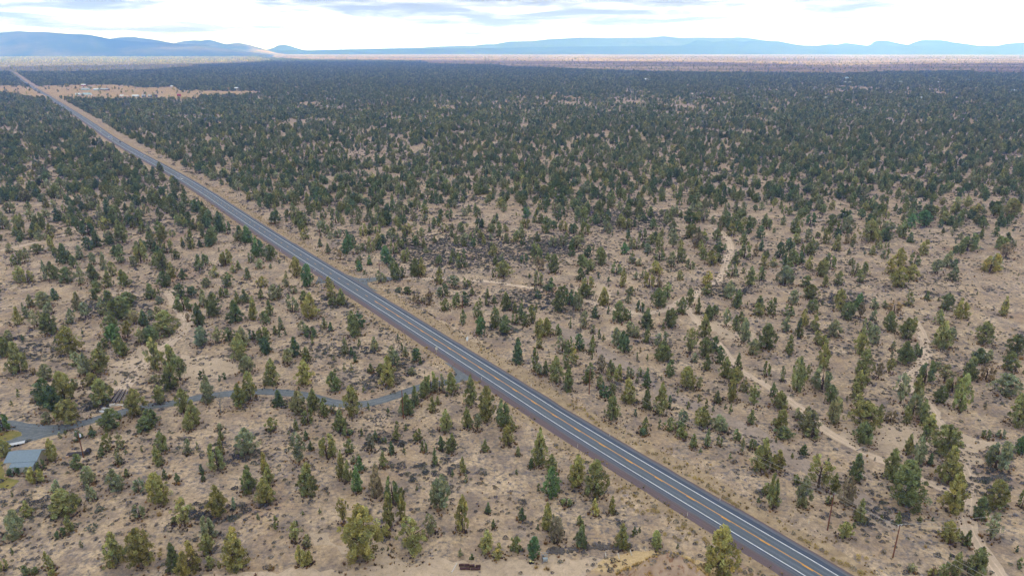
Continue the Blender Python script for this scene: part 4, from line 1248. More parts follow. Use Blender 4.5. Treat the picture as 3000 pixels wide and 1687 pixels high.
def add_trees(x, y, far, hmu, tone):
    n = len(x)
    h = np.clip(NR.normal(hmu, hmu * .26, n), 1.6, hmu * 1.9)
    w = h * NR.uniform(.66, .98, n)
    keys_mid = [v for k, v in src_id.items() if k[0] == 'mid' and k[1] in 'crno']
    keys_far = [v for k, v in src_id.items() if k[0] == 'far']
    idx = NR.choice(keys_far if far else keys_mid, n)
    if not far:
        yo = NR.random(n) < .22
        idx = np.where(yo, NR.choice([src_id['mid', 's', 0], src_id['mid', 's', 1]], n), idx)
        h = np.where(yo, h * .42, h)
        w = np.where(yo, h * .6, w)
    base = np.array([TINT[c][:3] for c in '01240'])
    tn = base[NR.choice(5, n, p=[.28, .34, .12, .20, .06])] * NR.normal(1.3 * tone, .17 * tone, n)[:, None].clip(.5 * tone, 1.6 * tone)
    px, py = np_px(x, y)
    tn = np.where(in_poly(px, py, SUNLIT)[:, None], tn * np.array([1.6, 1.4, 1.1]), tn)  # warmer, brighter tint paints sunshine on these trees
    POS.append(np.stack([x, y, np.zeros(n)], 1))
    SCL.append(np.stack([w, w, h], 1))
    ROT.append(NR.uniform(0, 6.28, n))
    IDX.append(idx)
    TNT.append(np.concatenate([tn, np.ones((n, 1))], 1))


def density_keep(x, y):
    px, py = np_px(x, y)
    d = hw_dist(x, y)
    k = np.ones(len(x))
    k[(d > -17) & (d < 21)] = 0
    k[(d < -9) & (d > -17) & (py < 560) & (NR.random(len(x)) < .35)] = 1
    for fp in (FIELD1, FIELD2):
        ins = in_poly(px, py, fp)
        k[ins] *= .035
    ins = in_poly(px, py, PLAIN)
    k[ins] *= .03
    k[in_poly(px, py, SUNLIT)] *= np.where(y < 7800, .035, .2)[in_poly(px, py, SUNLIT)]
    # thinner woodland in places, following the picture
    thin = np.zeros(len(x))
    thin += .50 * np.exp(-(((px - 1750) / 620) ** 2 + ((py - 300) / 26) ** 2))
    thin += .55 * np.exp(-(((px - 2560) / 420) ** 2 + ((py - 262) / 16) ** 2))
    thin += .50 * np.exp(-(((px - 1080) / 160) ** 2 + ((py - 432) / 22) ** 2))
    thin += .35 * np.exp(-(((px - 620) / 260) ** 2 + ((py - 280) / 14) ** 2))
    nz = noise2(x, y, 90.0, 3.0) + .6 * noise2(x, y, 33.0, 8.0)
    thin += np.clip(-nz * 1.3 - .02, 0, .85)
    k *= np.clip(1 - thin, 0, 1)
    return NR.random(len(x)) < k


# near and middle woodland above the hand-placed trees
x, y = scatter_band(380, 1250, 195)
m_ = density_keep(x, y)
px_, py_ = np_px(x, y)
fade = np.where(py_ < 590, 1.0, np.clip((810 - py_) / 220, 0, 1) * .62)
m_ &= NR.random(len(x)) < fade
# keep clear of the hand-placed trees
hx, hy = np.array([i['p'].x for i in items]), np.array([i['p'].y for i in items])
xs_, ys_ = x[m_], y[m_]
ok = np.array([np.min((hx - a) ** 2 + (hy - b) ** 2) > 13 for a, b in zip(xs_, ys_)])
add_trees(xs_[ok], ys_[ok], False, 6.7, 1.0)
# small junipers between the big ones everywhere near
x, y = scatter_band(142, 640, 14)
d_ = hw_dist(x, y)
m_ = (d_ < -14) | (d_ > 14)
x, y = x[m_], y[m_]
ok = np.array([np.min((hx - a) ** 2 + (hy - b) ** 2) > 12 for a, b in zip(x, y)])
x, y = x[ok], y[ok]
n = len(x)
h = NR.uniform(.9, 2.3, n)
POS.append(np.stack([x, y, np.zeros(n)], 1))
SCL.append(np.stack([h * .62, h * .62, h], 1))
ROT.append(NR.uniform(0, 6.28, n))
IDX.append(NR.choice([src_id['mid', 's', 0], src_id['mid', 's', 1]], n))
tn = np.array([TINT[c][:3] for c in '0144'])[NR.choice(4, n)]
TNT.append(np.concatenate([tn, np.ones((n, 1))], 1))
# far woodland
x, y = scatter_band(1250, 3000, 140)
m_ = density_keep(x, y)
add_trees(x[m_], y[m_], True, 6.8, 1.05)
x, y = scatter_band(3000, 7800, 72)
m_ = density_keep(x, y)
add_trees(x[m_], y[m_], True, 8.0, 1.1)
x, y = scatter_band(7800, 15500, 14, .8)
px_, py_ = np_px(x, y)
m_ = density_keep(x, y)
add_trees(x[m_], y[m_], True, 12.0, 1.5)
# the rest of the trees read off the photograph
for it in rest:
    if it['sh'] == 'd':
        it['sh'] = 'o'
        it['tn'] = '6'
    nk = len([1 for k in src_id if k[0] == 'mid' and k[1] == it['sh']])
    POS.append(np.array([[it['p'].x, it['p'].y, 0]]))
    SCL.append(np.array([[it['w'] * 1.14, it['w'] * 1.14, it['h']]]))
    ROT.append(np.array([R.uniform(0, 6.28)]))
    IDX.append(np.array([src_id['mid', it['sh'], R.randrange(nk)]]))
    TNT.append(np.array([tint_var(it['tn'], R)]))
gn_scatter('juniper_woodland', src, np.concatenate(POS), np.concatenate(SCL), np.concatenate(ROT), np.concatenate(IDX), np.concatenate(TNT),
           label='open juniper woodland of grey-green trees covering the flats to the distant plain')
print('woodland', sum(len(p) for p in POS))

# ------------------------------------------------------------------ sagebrush, bunch grass and rabbitbrush
def shrub_np(seed, n=110, leaf=.085, flat=.5):
    r = np.random.default_rng(seed)
    a = r.uniform(0, 6.28, n)
    q = np.sqrt(r.uniform(0, 1, n))
    el_ = r.uniform(0, 1, n)
    rad = .5 * (.35 + .65 * q) * np.sqrt(1 - .75 * el_ ** 2) * (1 + .22 * np.sin(3 * a + seed))
    P = np.stack([rad * np.cos(a), rad * np.sin(a), .08 + flat * .85 * el_ * (1.1 - .5 * q)], 1)
    u = r.normal(0, 1, (n, 3)); u /= np.linalg.norm(u, axis=1)[:, None]
    v = np.cross(u, r.normal(0, 1, (n, 3))); v /= np.linalg.norm(v, axis=1)[:, None]
    s_ = leaf * r.uniform(.6, 1.4, n)[:, None]
    T = np.stack([P + u * s_, P + (-u * .5 + v * .8) * s_, P + (-u * .5 - v * .8) * s_], 1).reshape(-1, 3)
    T[:, 2] = np.maximum(T[:, 2], 0.0)
    g = r.uniform(.65, 1.35, n)
    return T, np.stack([g, g, g, np.ones(n)], 1)


M_shrub = foliage_material('sagebrush_foliage', 'inst')
M_rabbit = foliage_material('rabbitbrush_foliage', 'obj')
ssrc = [tri_mesh('shrub_kind', *shrub_np(k), M_shrub) for k in range(5)]


def tuft_np(seed, n=46):
    r = np.random.default_rng(seed)
    a = r.uniform(0, 6.28, n)
    b = r.uniform(.1, .5, n)
    root = np.stack([b * .35 * np.cos(a), b * .35 * np.sin(a), np.zeros(n)], 1)
    tip = np.stack([b * 1.1 * np.cos(a), b * 1.1 * np.sin(a), r.uniform(.35, .75, n)], 1)
    side = np.stack([-np.sin(a), np.cos(a), np.zeros(n)], 1) * .06
    T = np.stack([root + side, root - side, tip], 1).reshape(-1, 3)
    g = r.uniform(.7, 1.3, n)
    return T, np.stack([g, g, g, np.ones(n)], 1)


ssrc += [tri_mesh('tuft_kind', *tuft_np(60 + k), M_shrub) for k in range(3)]
DPX = np.array([[p.x, p.y] for p in DP[::3]])


def clear_of_roads(x, y, hw=7.5, dr=3.3):
    d = hw_dist(x, y)
    ok = np.abs(d) > hw
    near = (y < 330) & (x < 20)
    for i in np.nonzero(near)[0]:
        if np.min((DPX[:, 0] - x[i]) ** 2 + (DPX[:, 1] - y[i]) ** 2) < dr * dr:
            ok[i] = False
    return ok


SP_, SS_, SR_, SI_, ST_ = [], [], [], [], []


def add_shrubs(x, y, size, kinds, cols, vz=.7):
    n = len(x)
    sc_ = size * NR.lognormal(0, .36, n)
    SP_.append(np.stack([x, y, np.array([ground_z(a, b) for a, b in zip(x, y)]) if y.max() < 400 else np.zeros(n)], 1))
    SS_.append(np.stack([sc_, sc_, sc_ * NR.uniform(.6, .95, n)], 1))
    SR_.append(NR.uniform(0, 6.28, n))
    SI_.append(NR.choice(kinds, n))
    c = np.array(cols)[NR.integers(0, len(cols), n)] * NR.normal(1, .15, n)[:, None].clip(.6, 1.5)
    ST_.append(np.concatenate([c, np.ones((n, 1))], 1))


SAGE = [(0.13, 0.135, 0.155), (0.19, 0.19, 0.19), (0.105, 0.112, 0.135), (0.15, 0.17, 0.14), (0.20, 0.175, 0.15)]
for (y0, y1, dn, sz) in ((128, 260, 3000, .92), (260, 460, 2000, 1.1), (460, 900, 1000, 1.6)):
    x, y = scatter_band(y0, y1, dn)
    k = noise2(x, y, 26.0, 1.5) + .7 * noise2(x, y, 9.0, 4.5)
    m_ = NR.random(len(x)) < np.clip(.36 + k * 1.9, .07, 1)
    x, y = x[m_], y[m_]
    m_ = clear_of_roads(x, y, 10.5)
    x, y = x[m_], y[m_]
    add_shrubs(x, y, sz, [0, 1, 2, 3, 4], SAGE)
# dense drifts of dark low sage where the picture shows them (photo pixel ellipses)
for cx_, cy_, rx_, ry_ in ((1350, 735, 260, 62), (1560, 880, 120, 42), (1080, 1112, 110, 34), (1000, 1030, 110, 24), (235, 1190, 70, 26), (1180, 1085, 60, 30), (1640, 720, 130, 40),
                           (1480, 960, 70, 26), (350, 650, 120, 26), (120, 1030, 90, 30), (2120, 850, 90, 24), (700, 1330, 120, 34), (1230, 1380, 150, 30), (640, 1500, 160, 40), (110, 1490, 120, 40),
                           (2560, 1500, 110, 46), (2900, 1420, 80, 40), (1000, 880, 90, 30), (330, 900, 130, 30), (2480, 880, 90, 30), (1830, 640, 160, 34), (1120, 1300, 90, 26)):
    t_ = at(cx_, cy_).length / F
    n = int(min(2600, math.pi * rx_ * t_ * abs(at(cx_, cy_ - ry_).y - at(cx_, cy_ + ry_).y) / 2 * .30)) + 8
    a_, q_ = NR.uniform(0, 6.28, n), np.sqrt(NR.uniform(0, 1, n)) * NR.uniform(.6, 1.15, n)
    g_ = [at(cx_ + rx_ * q * math.cos(a), cy_ + ry_ * q * math.sin(a)) for q, a in zip(q_, a_)]
    x, y = np.array([g.x for g in g_]), np.array([g.y for g in g_])
    m_ = clear_of_roads(x, y, 11)
    if m_.any():
        add_shrubs(x[m_], y[m_], 1.25, [0, 1, 2, 3, 4], SAGE[:4])
# rusty and straw bunch grass
x, y = scatter_band(128, 420, 330)
k = noise2(x, y, 18.0, 11.0)
m_ = NR.random(len(x)) < np.clip(.35 + k * 1.3, .04, 1)
x, y = x[m_], y[m_]
m_ = clear_of_roads(x, y, 7.2)
add_shrubs(x[m_], y[m_], .75, [5, 6, 7], [(0.36, 0.24, 0.10), (0.46, 0.33, 0.15), (0.25, 0.13, 0.06), (0.40, 0.30, 0.17), (0.30, 0.21, 0.12)])
# denser pale grass on both verges
i_ = NR.integers(6, 130, 5200)
off_ = np.where(NR.random(5200) < .5, 1, -1) * NR.uniform(7.2, 15, 5200)
vx = np.array([HWP[i].x + HWN[i].x * o for i, o in zip(i_, off_)]) + NR.normal(0, 2, 5200)
vy = np.array([HWP[i].y + HWN[i].y * o for i, o in zip(i_, off_)]) + NR.normal(0, 2, 5200)
m_ = clear_of_roads(vx, vy, 6.8, 3.4)
add_shrubs(vx[m_], vy[m_], .62, [5, 6, 7], [(0.50, 0.37, 0.17), (0.42, 0.32, 0.17), (0.34, 0.25, 0.15), (0.30, 0.27, 0.20)])
# grass on the lip of the mound
x = NR.uniform(14, 58, 2600)
y = NR.uniform(124, 147, 2600)
z_ = np.array([ground_z(a, b) for a, b in zip(x, y)])
m_ = (z_ > 1.2) & (NR.random(2600) < np.clip((x * .035 + y * .10 - 14.4) * 1.8, .12, 1))
add_shrubs(x[m_], y[m_], .8, [5, 6, 7], [(0.72, 0.54, 0.28), (0.62, 0.44, 0.20), (0.55, 0.40, 0.20)])
LX, LY = [], []  # needle litter under crowns; its darker tufts paint in contact shade
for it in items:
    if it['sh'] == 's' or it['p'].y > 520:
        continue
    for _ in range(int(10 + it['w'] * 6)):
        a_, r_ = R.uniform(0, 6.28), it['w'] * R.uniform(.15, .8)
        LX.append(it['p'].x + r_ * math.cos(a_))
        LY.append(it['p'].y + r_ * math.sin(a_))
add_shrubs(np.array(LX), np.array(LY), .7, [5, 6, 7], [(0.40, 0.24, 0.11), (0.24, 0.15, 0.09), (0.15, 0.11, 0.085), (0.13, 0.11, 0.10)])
gn_scatter('sagebrush', ssrc, np.concatenate(SP_), np.concatenate(SS_), np.concatenate(SR_), np.concatenate(SI_), np.concatenate(ST_),
           label='low grey sagebrush and dry bunch grass dotted over the soil')
print('shrubs', sum(len(p) for p in SP_))

RABC = [tri_mesh('foliage', *shrub_np(200 + k, 190, .075, .85), M_rabbit) for k in range(4)]
# straw-yellow rabbitbrush, one by one (photo pixels of their base, width px)
RB = """1640,1319,9;1632,1312,8;1830,1430,14;1815,1434,10;1828,1444,9;1865,1446,11;1862,1455,10;1822,1462,9;1842,1474,12;1850,1484,12;1871,1470,12;1883,1474,9;1866,1498,12;1884,1504,14;1898,1496,10;1917,1486,15;1912,1496,13;1924,1500,13;1965,1499,14;1960,1522,12;1980,1530,16;2004,1540,18;2000,1547,13;1985,1550,12;2023,1552,12;2033,1560,12;2018,1565,11;2064,1580,13;2072,1594,14;2040,1590,10;1936,1558,12;1948,1566,11;1976,1575,12;1990,1584,12;2010,1580,10
1826,1282,8;1862,1300,8;1898,1325,9;1912,1330,9;1922,1332,9;1946,1345,9;1948,1354,10;1960,1358,9;1975,1372,8;1990,1371,14;2010,1392,9;2020,1394,8;2035,1400,11;2048,1405,11;2058,1412,10;2073,1426,12;2082,1434,12;2094,1441,11;2103,1446,10;2120,1458,11;2131,1464,12;2140,1470,12;2150,1476,11;2160,1484,12;1666,1190,9;1677,1186,8;1688,1196,10;1702,1196,10;1712,1202,9;1720,1214,9;1730,1222,9;1737,1228,9;1746,1239,9
2282,1528,9;2300,1550,10;2325,1564,12;2345,1579,13;2360,1586,12;2370,1592,11;2392,1604,12;2408,1612,12;2420,1620,12;2440,1640,14;2460,1648,14;2480,1656,16;2500,1668,16;2520,1680,18;2514,1640,12;2515,1630,12;2538,1636,10;2590,1616,12
2100,1640,12;2122,1650,12;2150,1662,14;2168,1672,15;2182,1680,15;2128,1670,12;2200,1686,14;1990,1663,12;2012,1656,11;2030,1640,12;1952,1648,14;2060,1664,11;2070,1654,10
1318,1088,10;1355,1118,10;1367,1122,9;1395,1122,9;1404,1120,9;1150,1150,7;1158,1152,7;1440,1192,9;1470,1205,9"""
i = 0
RBL = []
for tok in RB.replace('\n', ';').split(';'):
    px, py, w_ = map(float, tok.split(','))
    p = at(px, py)
    z = ground_z(p.x, p.y)
    if z > .4:
        p = at(px, py, z)
        z = ground_z(p.x, p.y)
        p = at(px, py, z)
    o = obj('rabbitbrush', RABC[i % 4])
    t_ = (CH - z) / (SP + (py - H / 2) / F * CP)
    s_ = w_ / F * t_ * 1.15
    o.location = (p.x, p.y, z - .03)
    o.scale = (s_, s_, s_ * .9)
    o.rotation_euler = (0, 0, R.uniform(0, 6.28))
    gry = (i * 7) % 5 == 0
    c = (0.30, 0.27, 0.22) if gry else R.choice([(0.52, 0.41, 0.17), (0.46, 0.35, 0.15), (0.40, 0.32, 0.17)])
    k = R.uniform(.85, 1.15)
    o.color = (c[0] * k, c[1] * k, c[2] * k, 1)
    tag(o, None, 'bush', 'rabbitbrush clumps along the highway')
    RBL.append(('grey-straw' if gry else 'straw-yellow', px, py, o))
    i += 1
RLM = [('the right marker post beside the junipers', 1786, 1278), ('the left cinder marker post', 2014, 1511), ('the right verge marker post', 2109, 1466), ('the left-shoulder marker post', 1692, 1310),
       ('the straw-topped mound', 1950, 1650), ('the reddish leaning pole', 2424, 1552), ('the fork-topped pole', 2615, 1632), ('the driveway mouth', 1370, 1095), ('the mid-picture crossarm pole', 1728, 1154),
       ('the big juniper beside the mound', 2110, 1687)]
rg = {}
for q in RBL:
    lm = min(RLM, key=lambda l: (l[1] - q[1]) ** 2 + (l[2] - q[2]) ** 2)
    rg.setdefault((q[0], lm), []).append(q)
for (cn, lm), L in rg.items():
    L.sort(key=lambda q: (q[1] - lm[1]) ** 2 + (q[2] - lm[2]) ** 2)
    for k, q in enumerate(L):
        q[3]['label'] = f"round {cn} rabbitbrush clump, {ORD[k]} of such to {lm[0]}"
# brown tumbleweeds by the mound
for (px, py, w_, tl) in ((1792, 1650, 8, 'small reddish-brown tumbleweed, upper left of the five'), (1814, 1646, 8, 'small brown tumbleweed, topmost of the five'),
                         (1802, 1663, 15, 'largest dark brown tumbleweed of the five'), (1819, 1664, 10, 'brown tumbleweed just right of the largest one'), (1836, 1664, 9, 'dark tumbleweed, rightmost of the five')):
    p = at(px, py)
    o = obj('tumbleweed', RABC[i % 4])
    t_ = CH / (SP + (py - H / 2) / F * CP)
    s_ = w_ / F * t_ * 1.1
    o.location = (p.x, p.y, 0)
    o.scale = (s_, s_, s_)
    o.color = (0.17, 0.085, 0.05, 1)
    tag(o, tl + ' left of the mound', 'tumbleweed', 'tumbleweeds left of the straw-topped mound')
    i += 1

# ------------------------------------------------------------------ utility poles and wires
M_pole = mat('creosoted_pole_wood', (0.17, 0.075, 0.045), .85, var=.3, vscale=1.5)
M_poleg = mat('weathered_crossarm', (0.33, 0.29, 0.25), .9, var=.2)
M_ins = mat('glass_insulator', (0.55, 0.58, 0.58), .3, spec=.5, var=.05)
M_can = mat('pale_painted_steel', (0.62, 0.68, 0.74), .45, spec=.4, var=.06)
M_wire = mat('aluminium_wire', (0.48, 0.45, 0.40), .5, .6, .5, var=.05)


def pole(px, py, ty, label, tpx=None, arm=True, can=False, fork=False, rz=None):
    p = at(px, py)
    h = top_height(px, py, ty)
    t = thing('utility_pole', p, label, 'utility pole', 'utility poles beside the roads', R_HW if rz is None else rz)
    MB().tube((0, 0, -.3), (0, 0, h), .19, .13, 10).build('pole', M_pole, t)
    tips = []
    if arm:
        a = MB()
        a.box((0, .16, h - .45), (2.4, .11, .13))
        a.tube((-.6, .16, h - .5), (0, .02, h - 1.15), .02).tube((.6, .16, h - .5), (0, .02, h - 1.15), .02)
        a.build('crossarm', M_poleg, t)
        for sx_ in (-1.1, 1.1):
            MB().tube((sx_, .16, h - .38), (sx_, .16, h - .18), .055, .03, 8).build('insulator', M_ins, t)
            tips.append((sx_, .16, h - .18))
    if fork:
        a = MB()
        for sg in (-1, 1):
            a.tube((0, 0, h - .8), (sg * .75, 0, h - .05), .05)
        a.tube((-.75, 0, h - .05), (.75, 0, h - .05), .045)
        a.build('crossarm', M_can, t)
        for sg in (-1, 1):
            MB().tube((sg * .75, 0, h - .0), (sg * .75, 0, h + .2), .05, .03, 8).build('insulator', M_ins, t)
            tips.append((sg * .75, 0, h + .2))
    MB().tube((0, 0, h), (0, 0, h + .22), .05, .03, 8).build('insulator', M_ins, t)
    tips.append((0, 0, h + .22))
    if can:
        c = MB().tube((.42, 0, h - 2.1), (.42, 0, h - 1.1), .27, .27, 12).tube((.42, 0, h - 1.1), (.42, 0, h - .98), .27, .12, 12)
        c.box((.2, 0, h - 1.6), (.2, .1, .6))
        tr = c.build('transformer', M_can, t)
        MB().tube((.34, 0, h - 1.0), (.34, 0, h - .72), .05, .03, 6).build('bushing', M_ins, tr)
        MB().tube((0, 0, h - .25), (-.55, -.1, h + .1), .035).box((-.62, -.12, h + .12), (.3, .2, .12)).build('yard_light', M_can, t)
    M = Matrix.Translation(p) @ Matrix.Rotation(t.rotation_euler.z, 4, 'Z')
    return [M @ Vector(q) for q in tips]


R_HW = math.atan2(-(HW[4][0] - HW[3][0]), HW[4][1] - HW[3][1])      # crossarm square to the highway
PL = [pole(938, 698, 671, 'thin utility pole farthest up the line, among trees right of the highway'),
      pole(1112, 791, 762, 'utility pole just behind the right gravel turnout'),
      pole(1355.5, 912, 865, 'utility pole behind the pale road sign, right of the highway'),
      pole(1726, 1154, 1077, 'tall utility pole with crossarm standing among junipers right of the highway, mid picture'),
      pole(2424, 1552, 1446, 'reddish utility pole with many wires, nearest to the highway at lower right')]
PB = pole(2615.5, 1632, 1536, 'utility pole with a forked metal top, rightmost pole at lower right', arm=False, fork=True, rz=.3)
pole(1182, 1226, 1142, 'lone utility pole below the gravel driveway, left of the highway', arm=False)
pole(245.5, 1340, 1263, 'utility pole carrying a white transformer near the grey-roofed shed', arm=False, can=True, rz=.4)
d_ = (Vector((PL[4][0].x, PL[4][0].y, 0)) - Vector((PL[3][0].x, PL[3][0].y, 0)))
pole_next = [q + d_ for q in PL[4]]


def wire(a, b, sag, label, grp_, r=.033):
    pts = []
    for k in range(15):
        t = k / 14
        p = a.lerp(b, t)
        p.z -= sag * 4 * t * (1 - t)
        pts.append(p)
    mb = MB().path(pts, [r] * 15, 4)
    tag(mb.build('power_line', M_wire), label, 'wire', grp_)


for a, b, w_ in ((PL[0], PL[1], 'between the two farthest poles'), (PL[1], PL[2], 'between the turnout pole and the pole behind the sign'),
                 (PL[2], PL[3], 'between the pole behind the sign and the mid-picture pole'), (PL[3], PL[4], 'between the mid-picture pole and the lower-right pole'),
                 (PL[4], pole_next, 'leaving the lower-right pole over the bottom edge')):
    for k in (0, 1):
        wire(a[k], b[k], 1.4, ('left' if k == 0 else 'right') + ' thin power line ' + w_, 'power lines between the poles')
wire(PL[4][2], PB[0], .8, 'thin power line linking the two poles at lower right', None)
wire(PB[0], PB[0] + Vector((70, 12, 0)), 1.2, 'upper thin power line running from the forked pole to the right edge', None)
wire(PB[1], PB[1] + Vector((70, 6, -1.5)), 3.2, 'lower thin power line running from the forked pole to the right edge', None)

# ------------------------------------------------------------------ signs and delineators
M_post = mat('rusty_sign_post', (0.16, 0.09, 0.065), .8)
M_signw = mat('white_sign_sheet', (0.80, 0.84, 0.88), .45, spec=.4, var=.04)
M_signb = mat('cream_sign_back', (0.66, 0.62, 0.50), .6, var=.1)
M_delin = mat('white_plastic_post', (0.80, 0.80, 0.80), .5, var=.04)
M_reft = mat('amber_reflector', (0.75, 0.35, 0.05), .3, var=.03)

t = thing('road_sign', at(1369, 1013), 'white shield-shaped road sign on a thin brown post right of the highway', 'road sign', None, R_HW * .3)
MB().tube((0, 0, 0), (0, 0, 3.9), .07, .07, 8).build('post', M_post, t)
s_ = MB()
sil = [(-.5, 1.1), (.5, 1.1), (.52, .3), (.42, .05), (.42, -.25), (.2, -.75), (-.2, -.75), (-.42, -.25), (-.42, .05), (-.52, .3)]
for yy, rev in ((-.09, False), (-.06, True)):
    q = [(a, yy, 3.2 + b) for a, b in sil]
    s_.poly(q[::-1] if rev else q)
k = len(sil)
for a in range(k):
    b = (a + 1) % k
    s_.f.append((a, k + (k - 1 - a) % k + 0, k + (k - 1 - b) % k, b)); s_.mi.append(0)
s_.build('panel', M_signw, t)
t = thing('road_sign', at(1279, 1033), 'square cream back of a road sign on the left highway shoulder', 'road sign', None, R_HW * .5)
MB().tube((0, 0, 0), (0, 0, 2.9), .05, .05, 8).build('post', M_signb, t)
MB().box((0, -.07, 2.1), (.95, .03, 1.15)).box((0, -.1, 2.1), (.09, .02, 1.15), mi=1).build('panel', [M_signb, M_delin], t)

DEL = [(1786.5, 1277.7, 'right'), (1692, 1310.7, 'left'), (2109, 1466, 'right'), (2013.7, 1511, 'left'), (1556, 1132, 'right'), (1411, 1112, 'left'), (885, 724, 'right'), (822, 736, 'left'),
       (920, 796, 'left'), (457, 496, 'left'), (521, 533, 'left'), (603, 588, 'left'), (924, 794, 'left'), (2369, 1533, 'right')]
SEEN = {'left': 0, 'right': 0}
DLAB = {(1786.5, 1277.7): 'on the right verge between the mid-picture and lower-right poles', (1692, 1310.7): 'on the left shoulder among mid-sized junipers, lower centre',
        (2109, 1466): 'on the right verge beside a row of straw-yellow rabbitbrush', (2013.7, 1511): 'on the red cinder shoulder beside the straw-yellow rabbitbrush, left',
        (1556, 1132): 'on the right shoulder left of the tallest mid-picture pole', (1411, 1112): 'at the driveway mouth on the left shoulder', (885, 724): 'on the right shoulder above the gravel turnouts',
        (822, 736): 'on the left shoulder above the gravel turnouts', (920, 796): 'at the left gravel turnout, upper one of two', (457, 496): 'on the left shoulder, farthest up the highway',
        (521, 533): 'on the left shoulder beside the nearest white car', (603, 588): 'on the left shoulder below the nearest white car', (924, 794): 'at the left gravel turnout, right one of two',
        (2369, 1533): 'among sagebrush left of the reddish lower-right pole'}
for (px, py, side) in DEL:
    t = thing('delineator_post', at(px, py), 'slim white marker post ' + DLAB[(px, py)], 'marker post', 'white delineator posts along the highway', R_HW)
    MB().box((0, 0, .62), (.13, .05, 1.3)).build('post', M_delin, t)
    MB().box((0, -.035, 1.12), (.09, .02, .14)).build('reflector', M_reft, t)

# ------------------------------------------------------------------ cars
M_glass = mat('dark_car_glass', (0.03, 0.04, 0.05), .08, spec=.6, var=.0)
M_tyre = mat('tyre_rubber', (0.02, 0.02, 0.02), .9)
M_lampw = mat('clear_lamp', (0.8, 0.82, 0.85), .2, spec=.6, var=.0)
M_lampr = mat('red_lamp', (0.45, 0.02, 0.02), .3, var=.0)
M_rim = mat('alloy_rim', (0.5, 0.5, 0.52), .35, .7, .5, var=.02)


def make_car(body_m, suv):
    L, Wd = (4.8, 1.9) if suv else (4.6, 1.8)
    hh = 1.72 if suv else 1.42
    t = thing('car', (0, 0, 0), '', 'car')
    # body: extruded side outline with tucked sides
    pr = [(-L / 2, .38), (-L / 2 + .08, .82), (-L / 2 + .9, .95), (L / 2 - .5 if suv else L / 2 - 1.0, 1.0), (L / 2 - .05, .95), (L / 2, .4), (L / 2 - .3, .24), (-L / 2 + .3, .24)]
    mb = MB()

    def side(pr, wy0, wy1, zmax):
        k = len(pr)
        base = len(mb.v)
        for sg in (-1, 1):
            for (x_, z_) in pr:
                w = Wd / 2 * (wy0 if z_ < .85 else wy1)
                mb.v.append(Vector((sg * w, x_, z_)))
        mb.f.append(tuple(base + i for i in range(k))[::-1]); mb.mi.append(0)
        mb.f.append(tuple(base + k + i for i in range(k))); mb.mi.append(0)
        for i in range(k):
            j = (i + 1) % k
            mb.f.append((base + i, base + j, base + k + j, base + k + i)); mb.mi.append(0)
    side(pr, 1.0, .96, 1)
    mb.build('body', body_m, t)
    x0, x1 = -L / 2 + 1.05, (L / 2 - .25 if suv else L / 2 - .75)
    g = MB()
    lo = [(-Wd * .46, x0), (Wd * .46, x0), (Wd * .46, x1), (-Wd * .46, x1)]
    hi = [(-Wd * .37, x0 + .7), (Wd * .37, x0 + .7), (Wd * .37, x1 - .45), (-Wd * .37, x1 - .45)]
    g.v = [Vector((a, b, .93)) for a, b in lo] + [Vector((a, b, hh - .07)) for a, b in hi]
    g.f = [(0, 1, 5, 4), (1, 2, 6, 5), (2, 3, 7, 6), (3, 0, 4, 7)]
    g.mi = [0] * 4
    g.build('window_band', M_glass, t)
    MB().box((0, (x0 + x1) / 2 + .12, hh - .035), (Wd * .75, x1 - x0 - 1.13, .09)).build('roof', body_m, t)
    for sg in (-1, 1):
        for yy in (-L / 2 + .85, L / 2 - .9):
            w = MB().tube((sg * (Wd / 2 - .2), yy, .33), (sg * (Wd / 2 + .01), yy, .33), .33, .33, 14).build('wheel', M_tyre, t)
            MB().tube((sg * (Wd / 2 + .012), yy, .33), (sg * (Wd / 2 + .025), yy, .33), .2, .19, 12).build('rim', M_rim, w)
        MB().box((sg * Wd * .37, -L / 2 + .02, .68), (.34, .1, .14)).build('headlight', M_lampw, t)
        MB().box((sg * Wd * .39, L / 2 - .02, .76), (.22, .08, .2)).build('tail_light', M_lampr, t)
    return t


M_cw = mat('white_car_paint', (0.80, 0.82, 0.84), .25, spec=.6, var=.02)
M_cs = mat('silver_car_paint', (0.45, 0.50, 0.58), .3, .3, .6, var=.02)
M_cd = mat('dark_blue_car_paint', (0.03, 0.04, 0.07), .25, spec=.6, var=.02)
protos = {}
CARS = [(531, 526, 1, 'w', True, 'white SUV on the highway, nearest car to the camera'), (418, 460, -1, 'w', False, 'white car alone in the right lane, second nearest on the highway'),
        (331, 408, 1, 'w', True, 'white SUV in the cluster of cars, lowest in the left lane'), (322, 402, 1, 'w', False, 'white car just behind another white one in the left lane cluster'),
        (334, 404, -1, 's', False, 'silver-blue car in the right lane beside the white pair'), (354, 418, -1, 'd', False, 'dark car in the right lane just below the car cluster'),
        (296, 386, 1, 'w', True, 'white SUV following above the cluster of cars'), (125, 267, 1, 'w', False, 'tiny pale car far up the highway near the straw fields')]
for px, py, lane, c, suv, lab in CARS:
    g = at(px, py)
    i = along(HWP, g.x, g.y)
    p = HWP[i] + HWN[i] * (lane * 1.75)
    d = (HWP[i + 1] - HWP[i]).normalized()
    key = (c, suv)
    if key not in protos:
        protos[key] = make_car({'w': M_cw, 's': M_cs, 'd': M_cd}[c], suv)
        o = protos[key]
    else:
        o = copy_tree(protos[key])
    o.location = (p.x, p.y, .07)
    # right-hand traffic: cars in the right lane (seen here) drive away
    o.rotation_euler = (0, 0, math.atan2(-d.x, d.y) + (0 if lane > 0 else math.pi))
    tag(o, lab, 'car', 'cars on the highway')

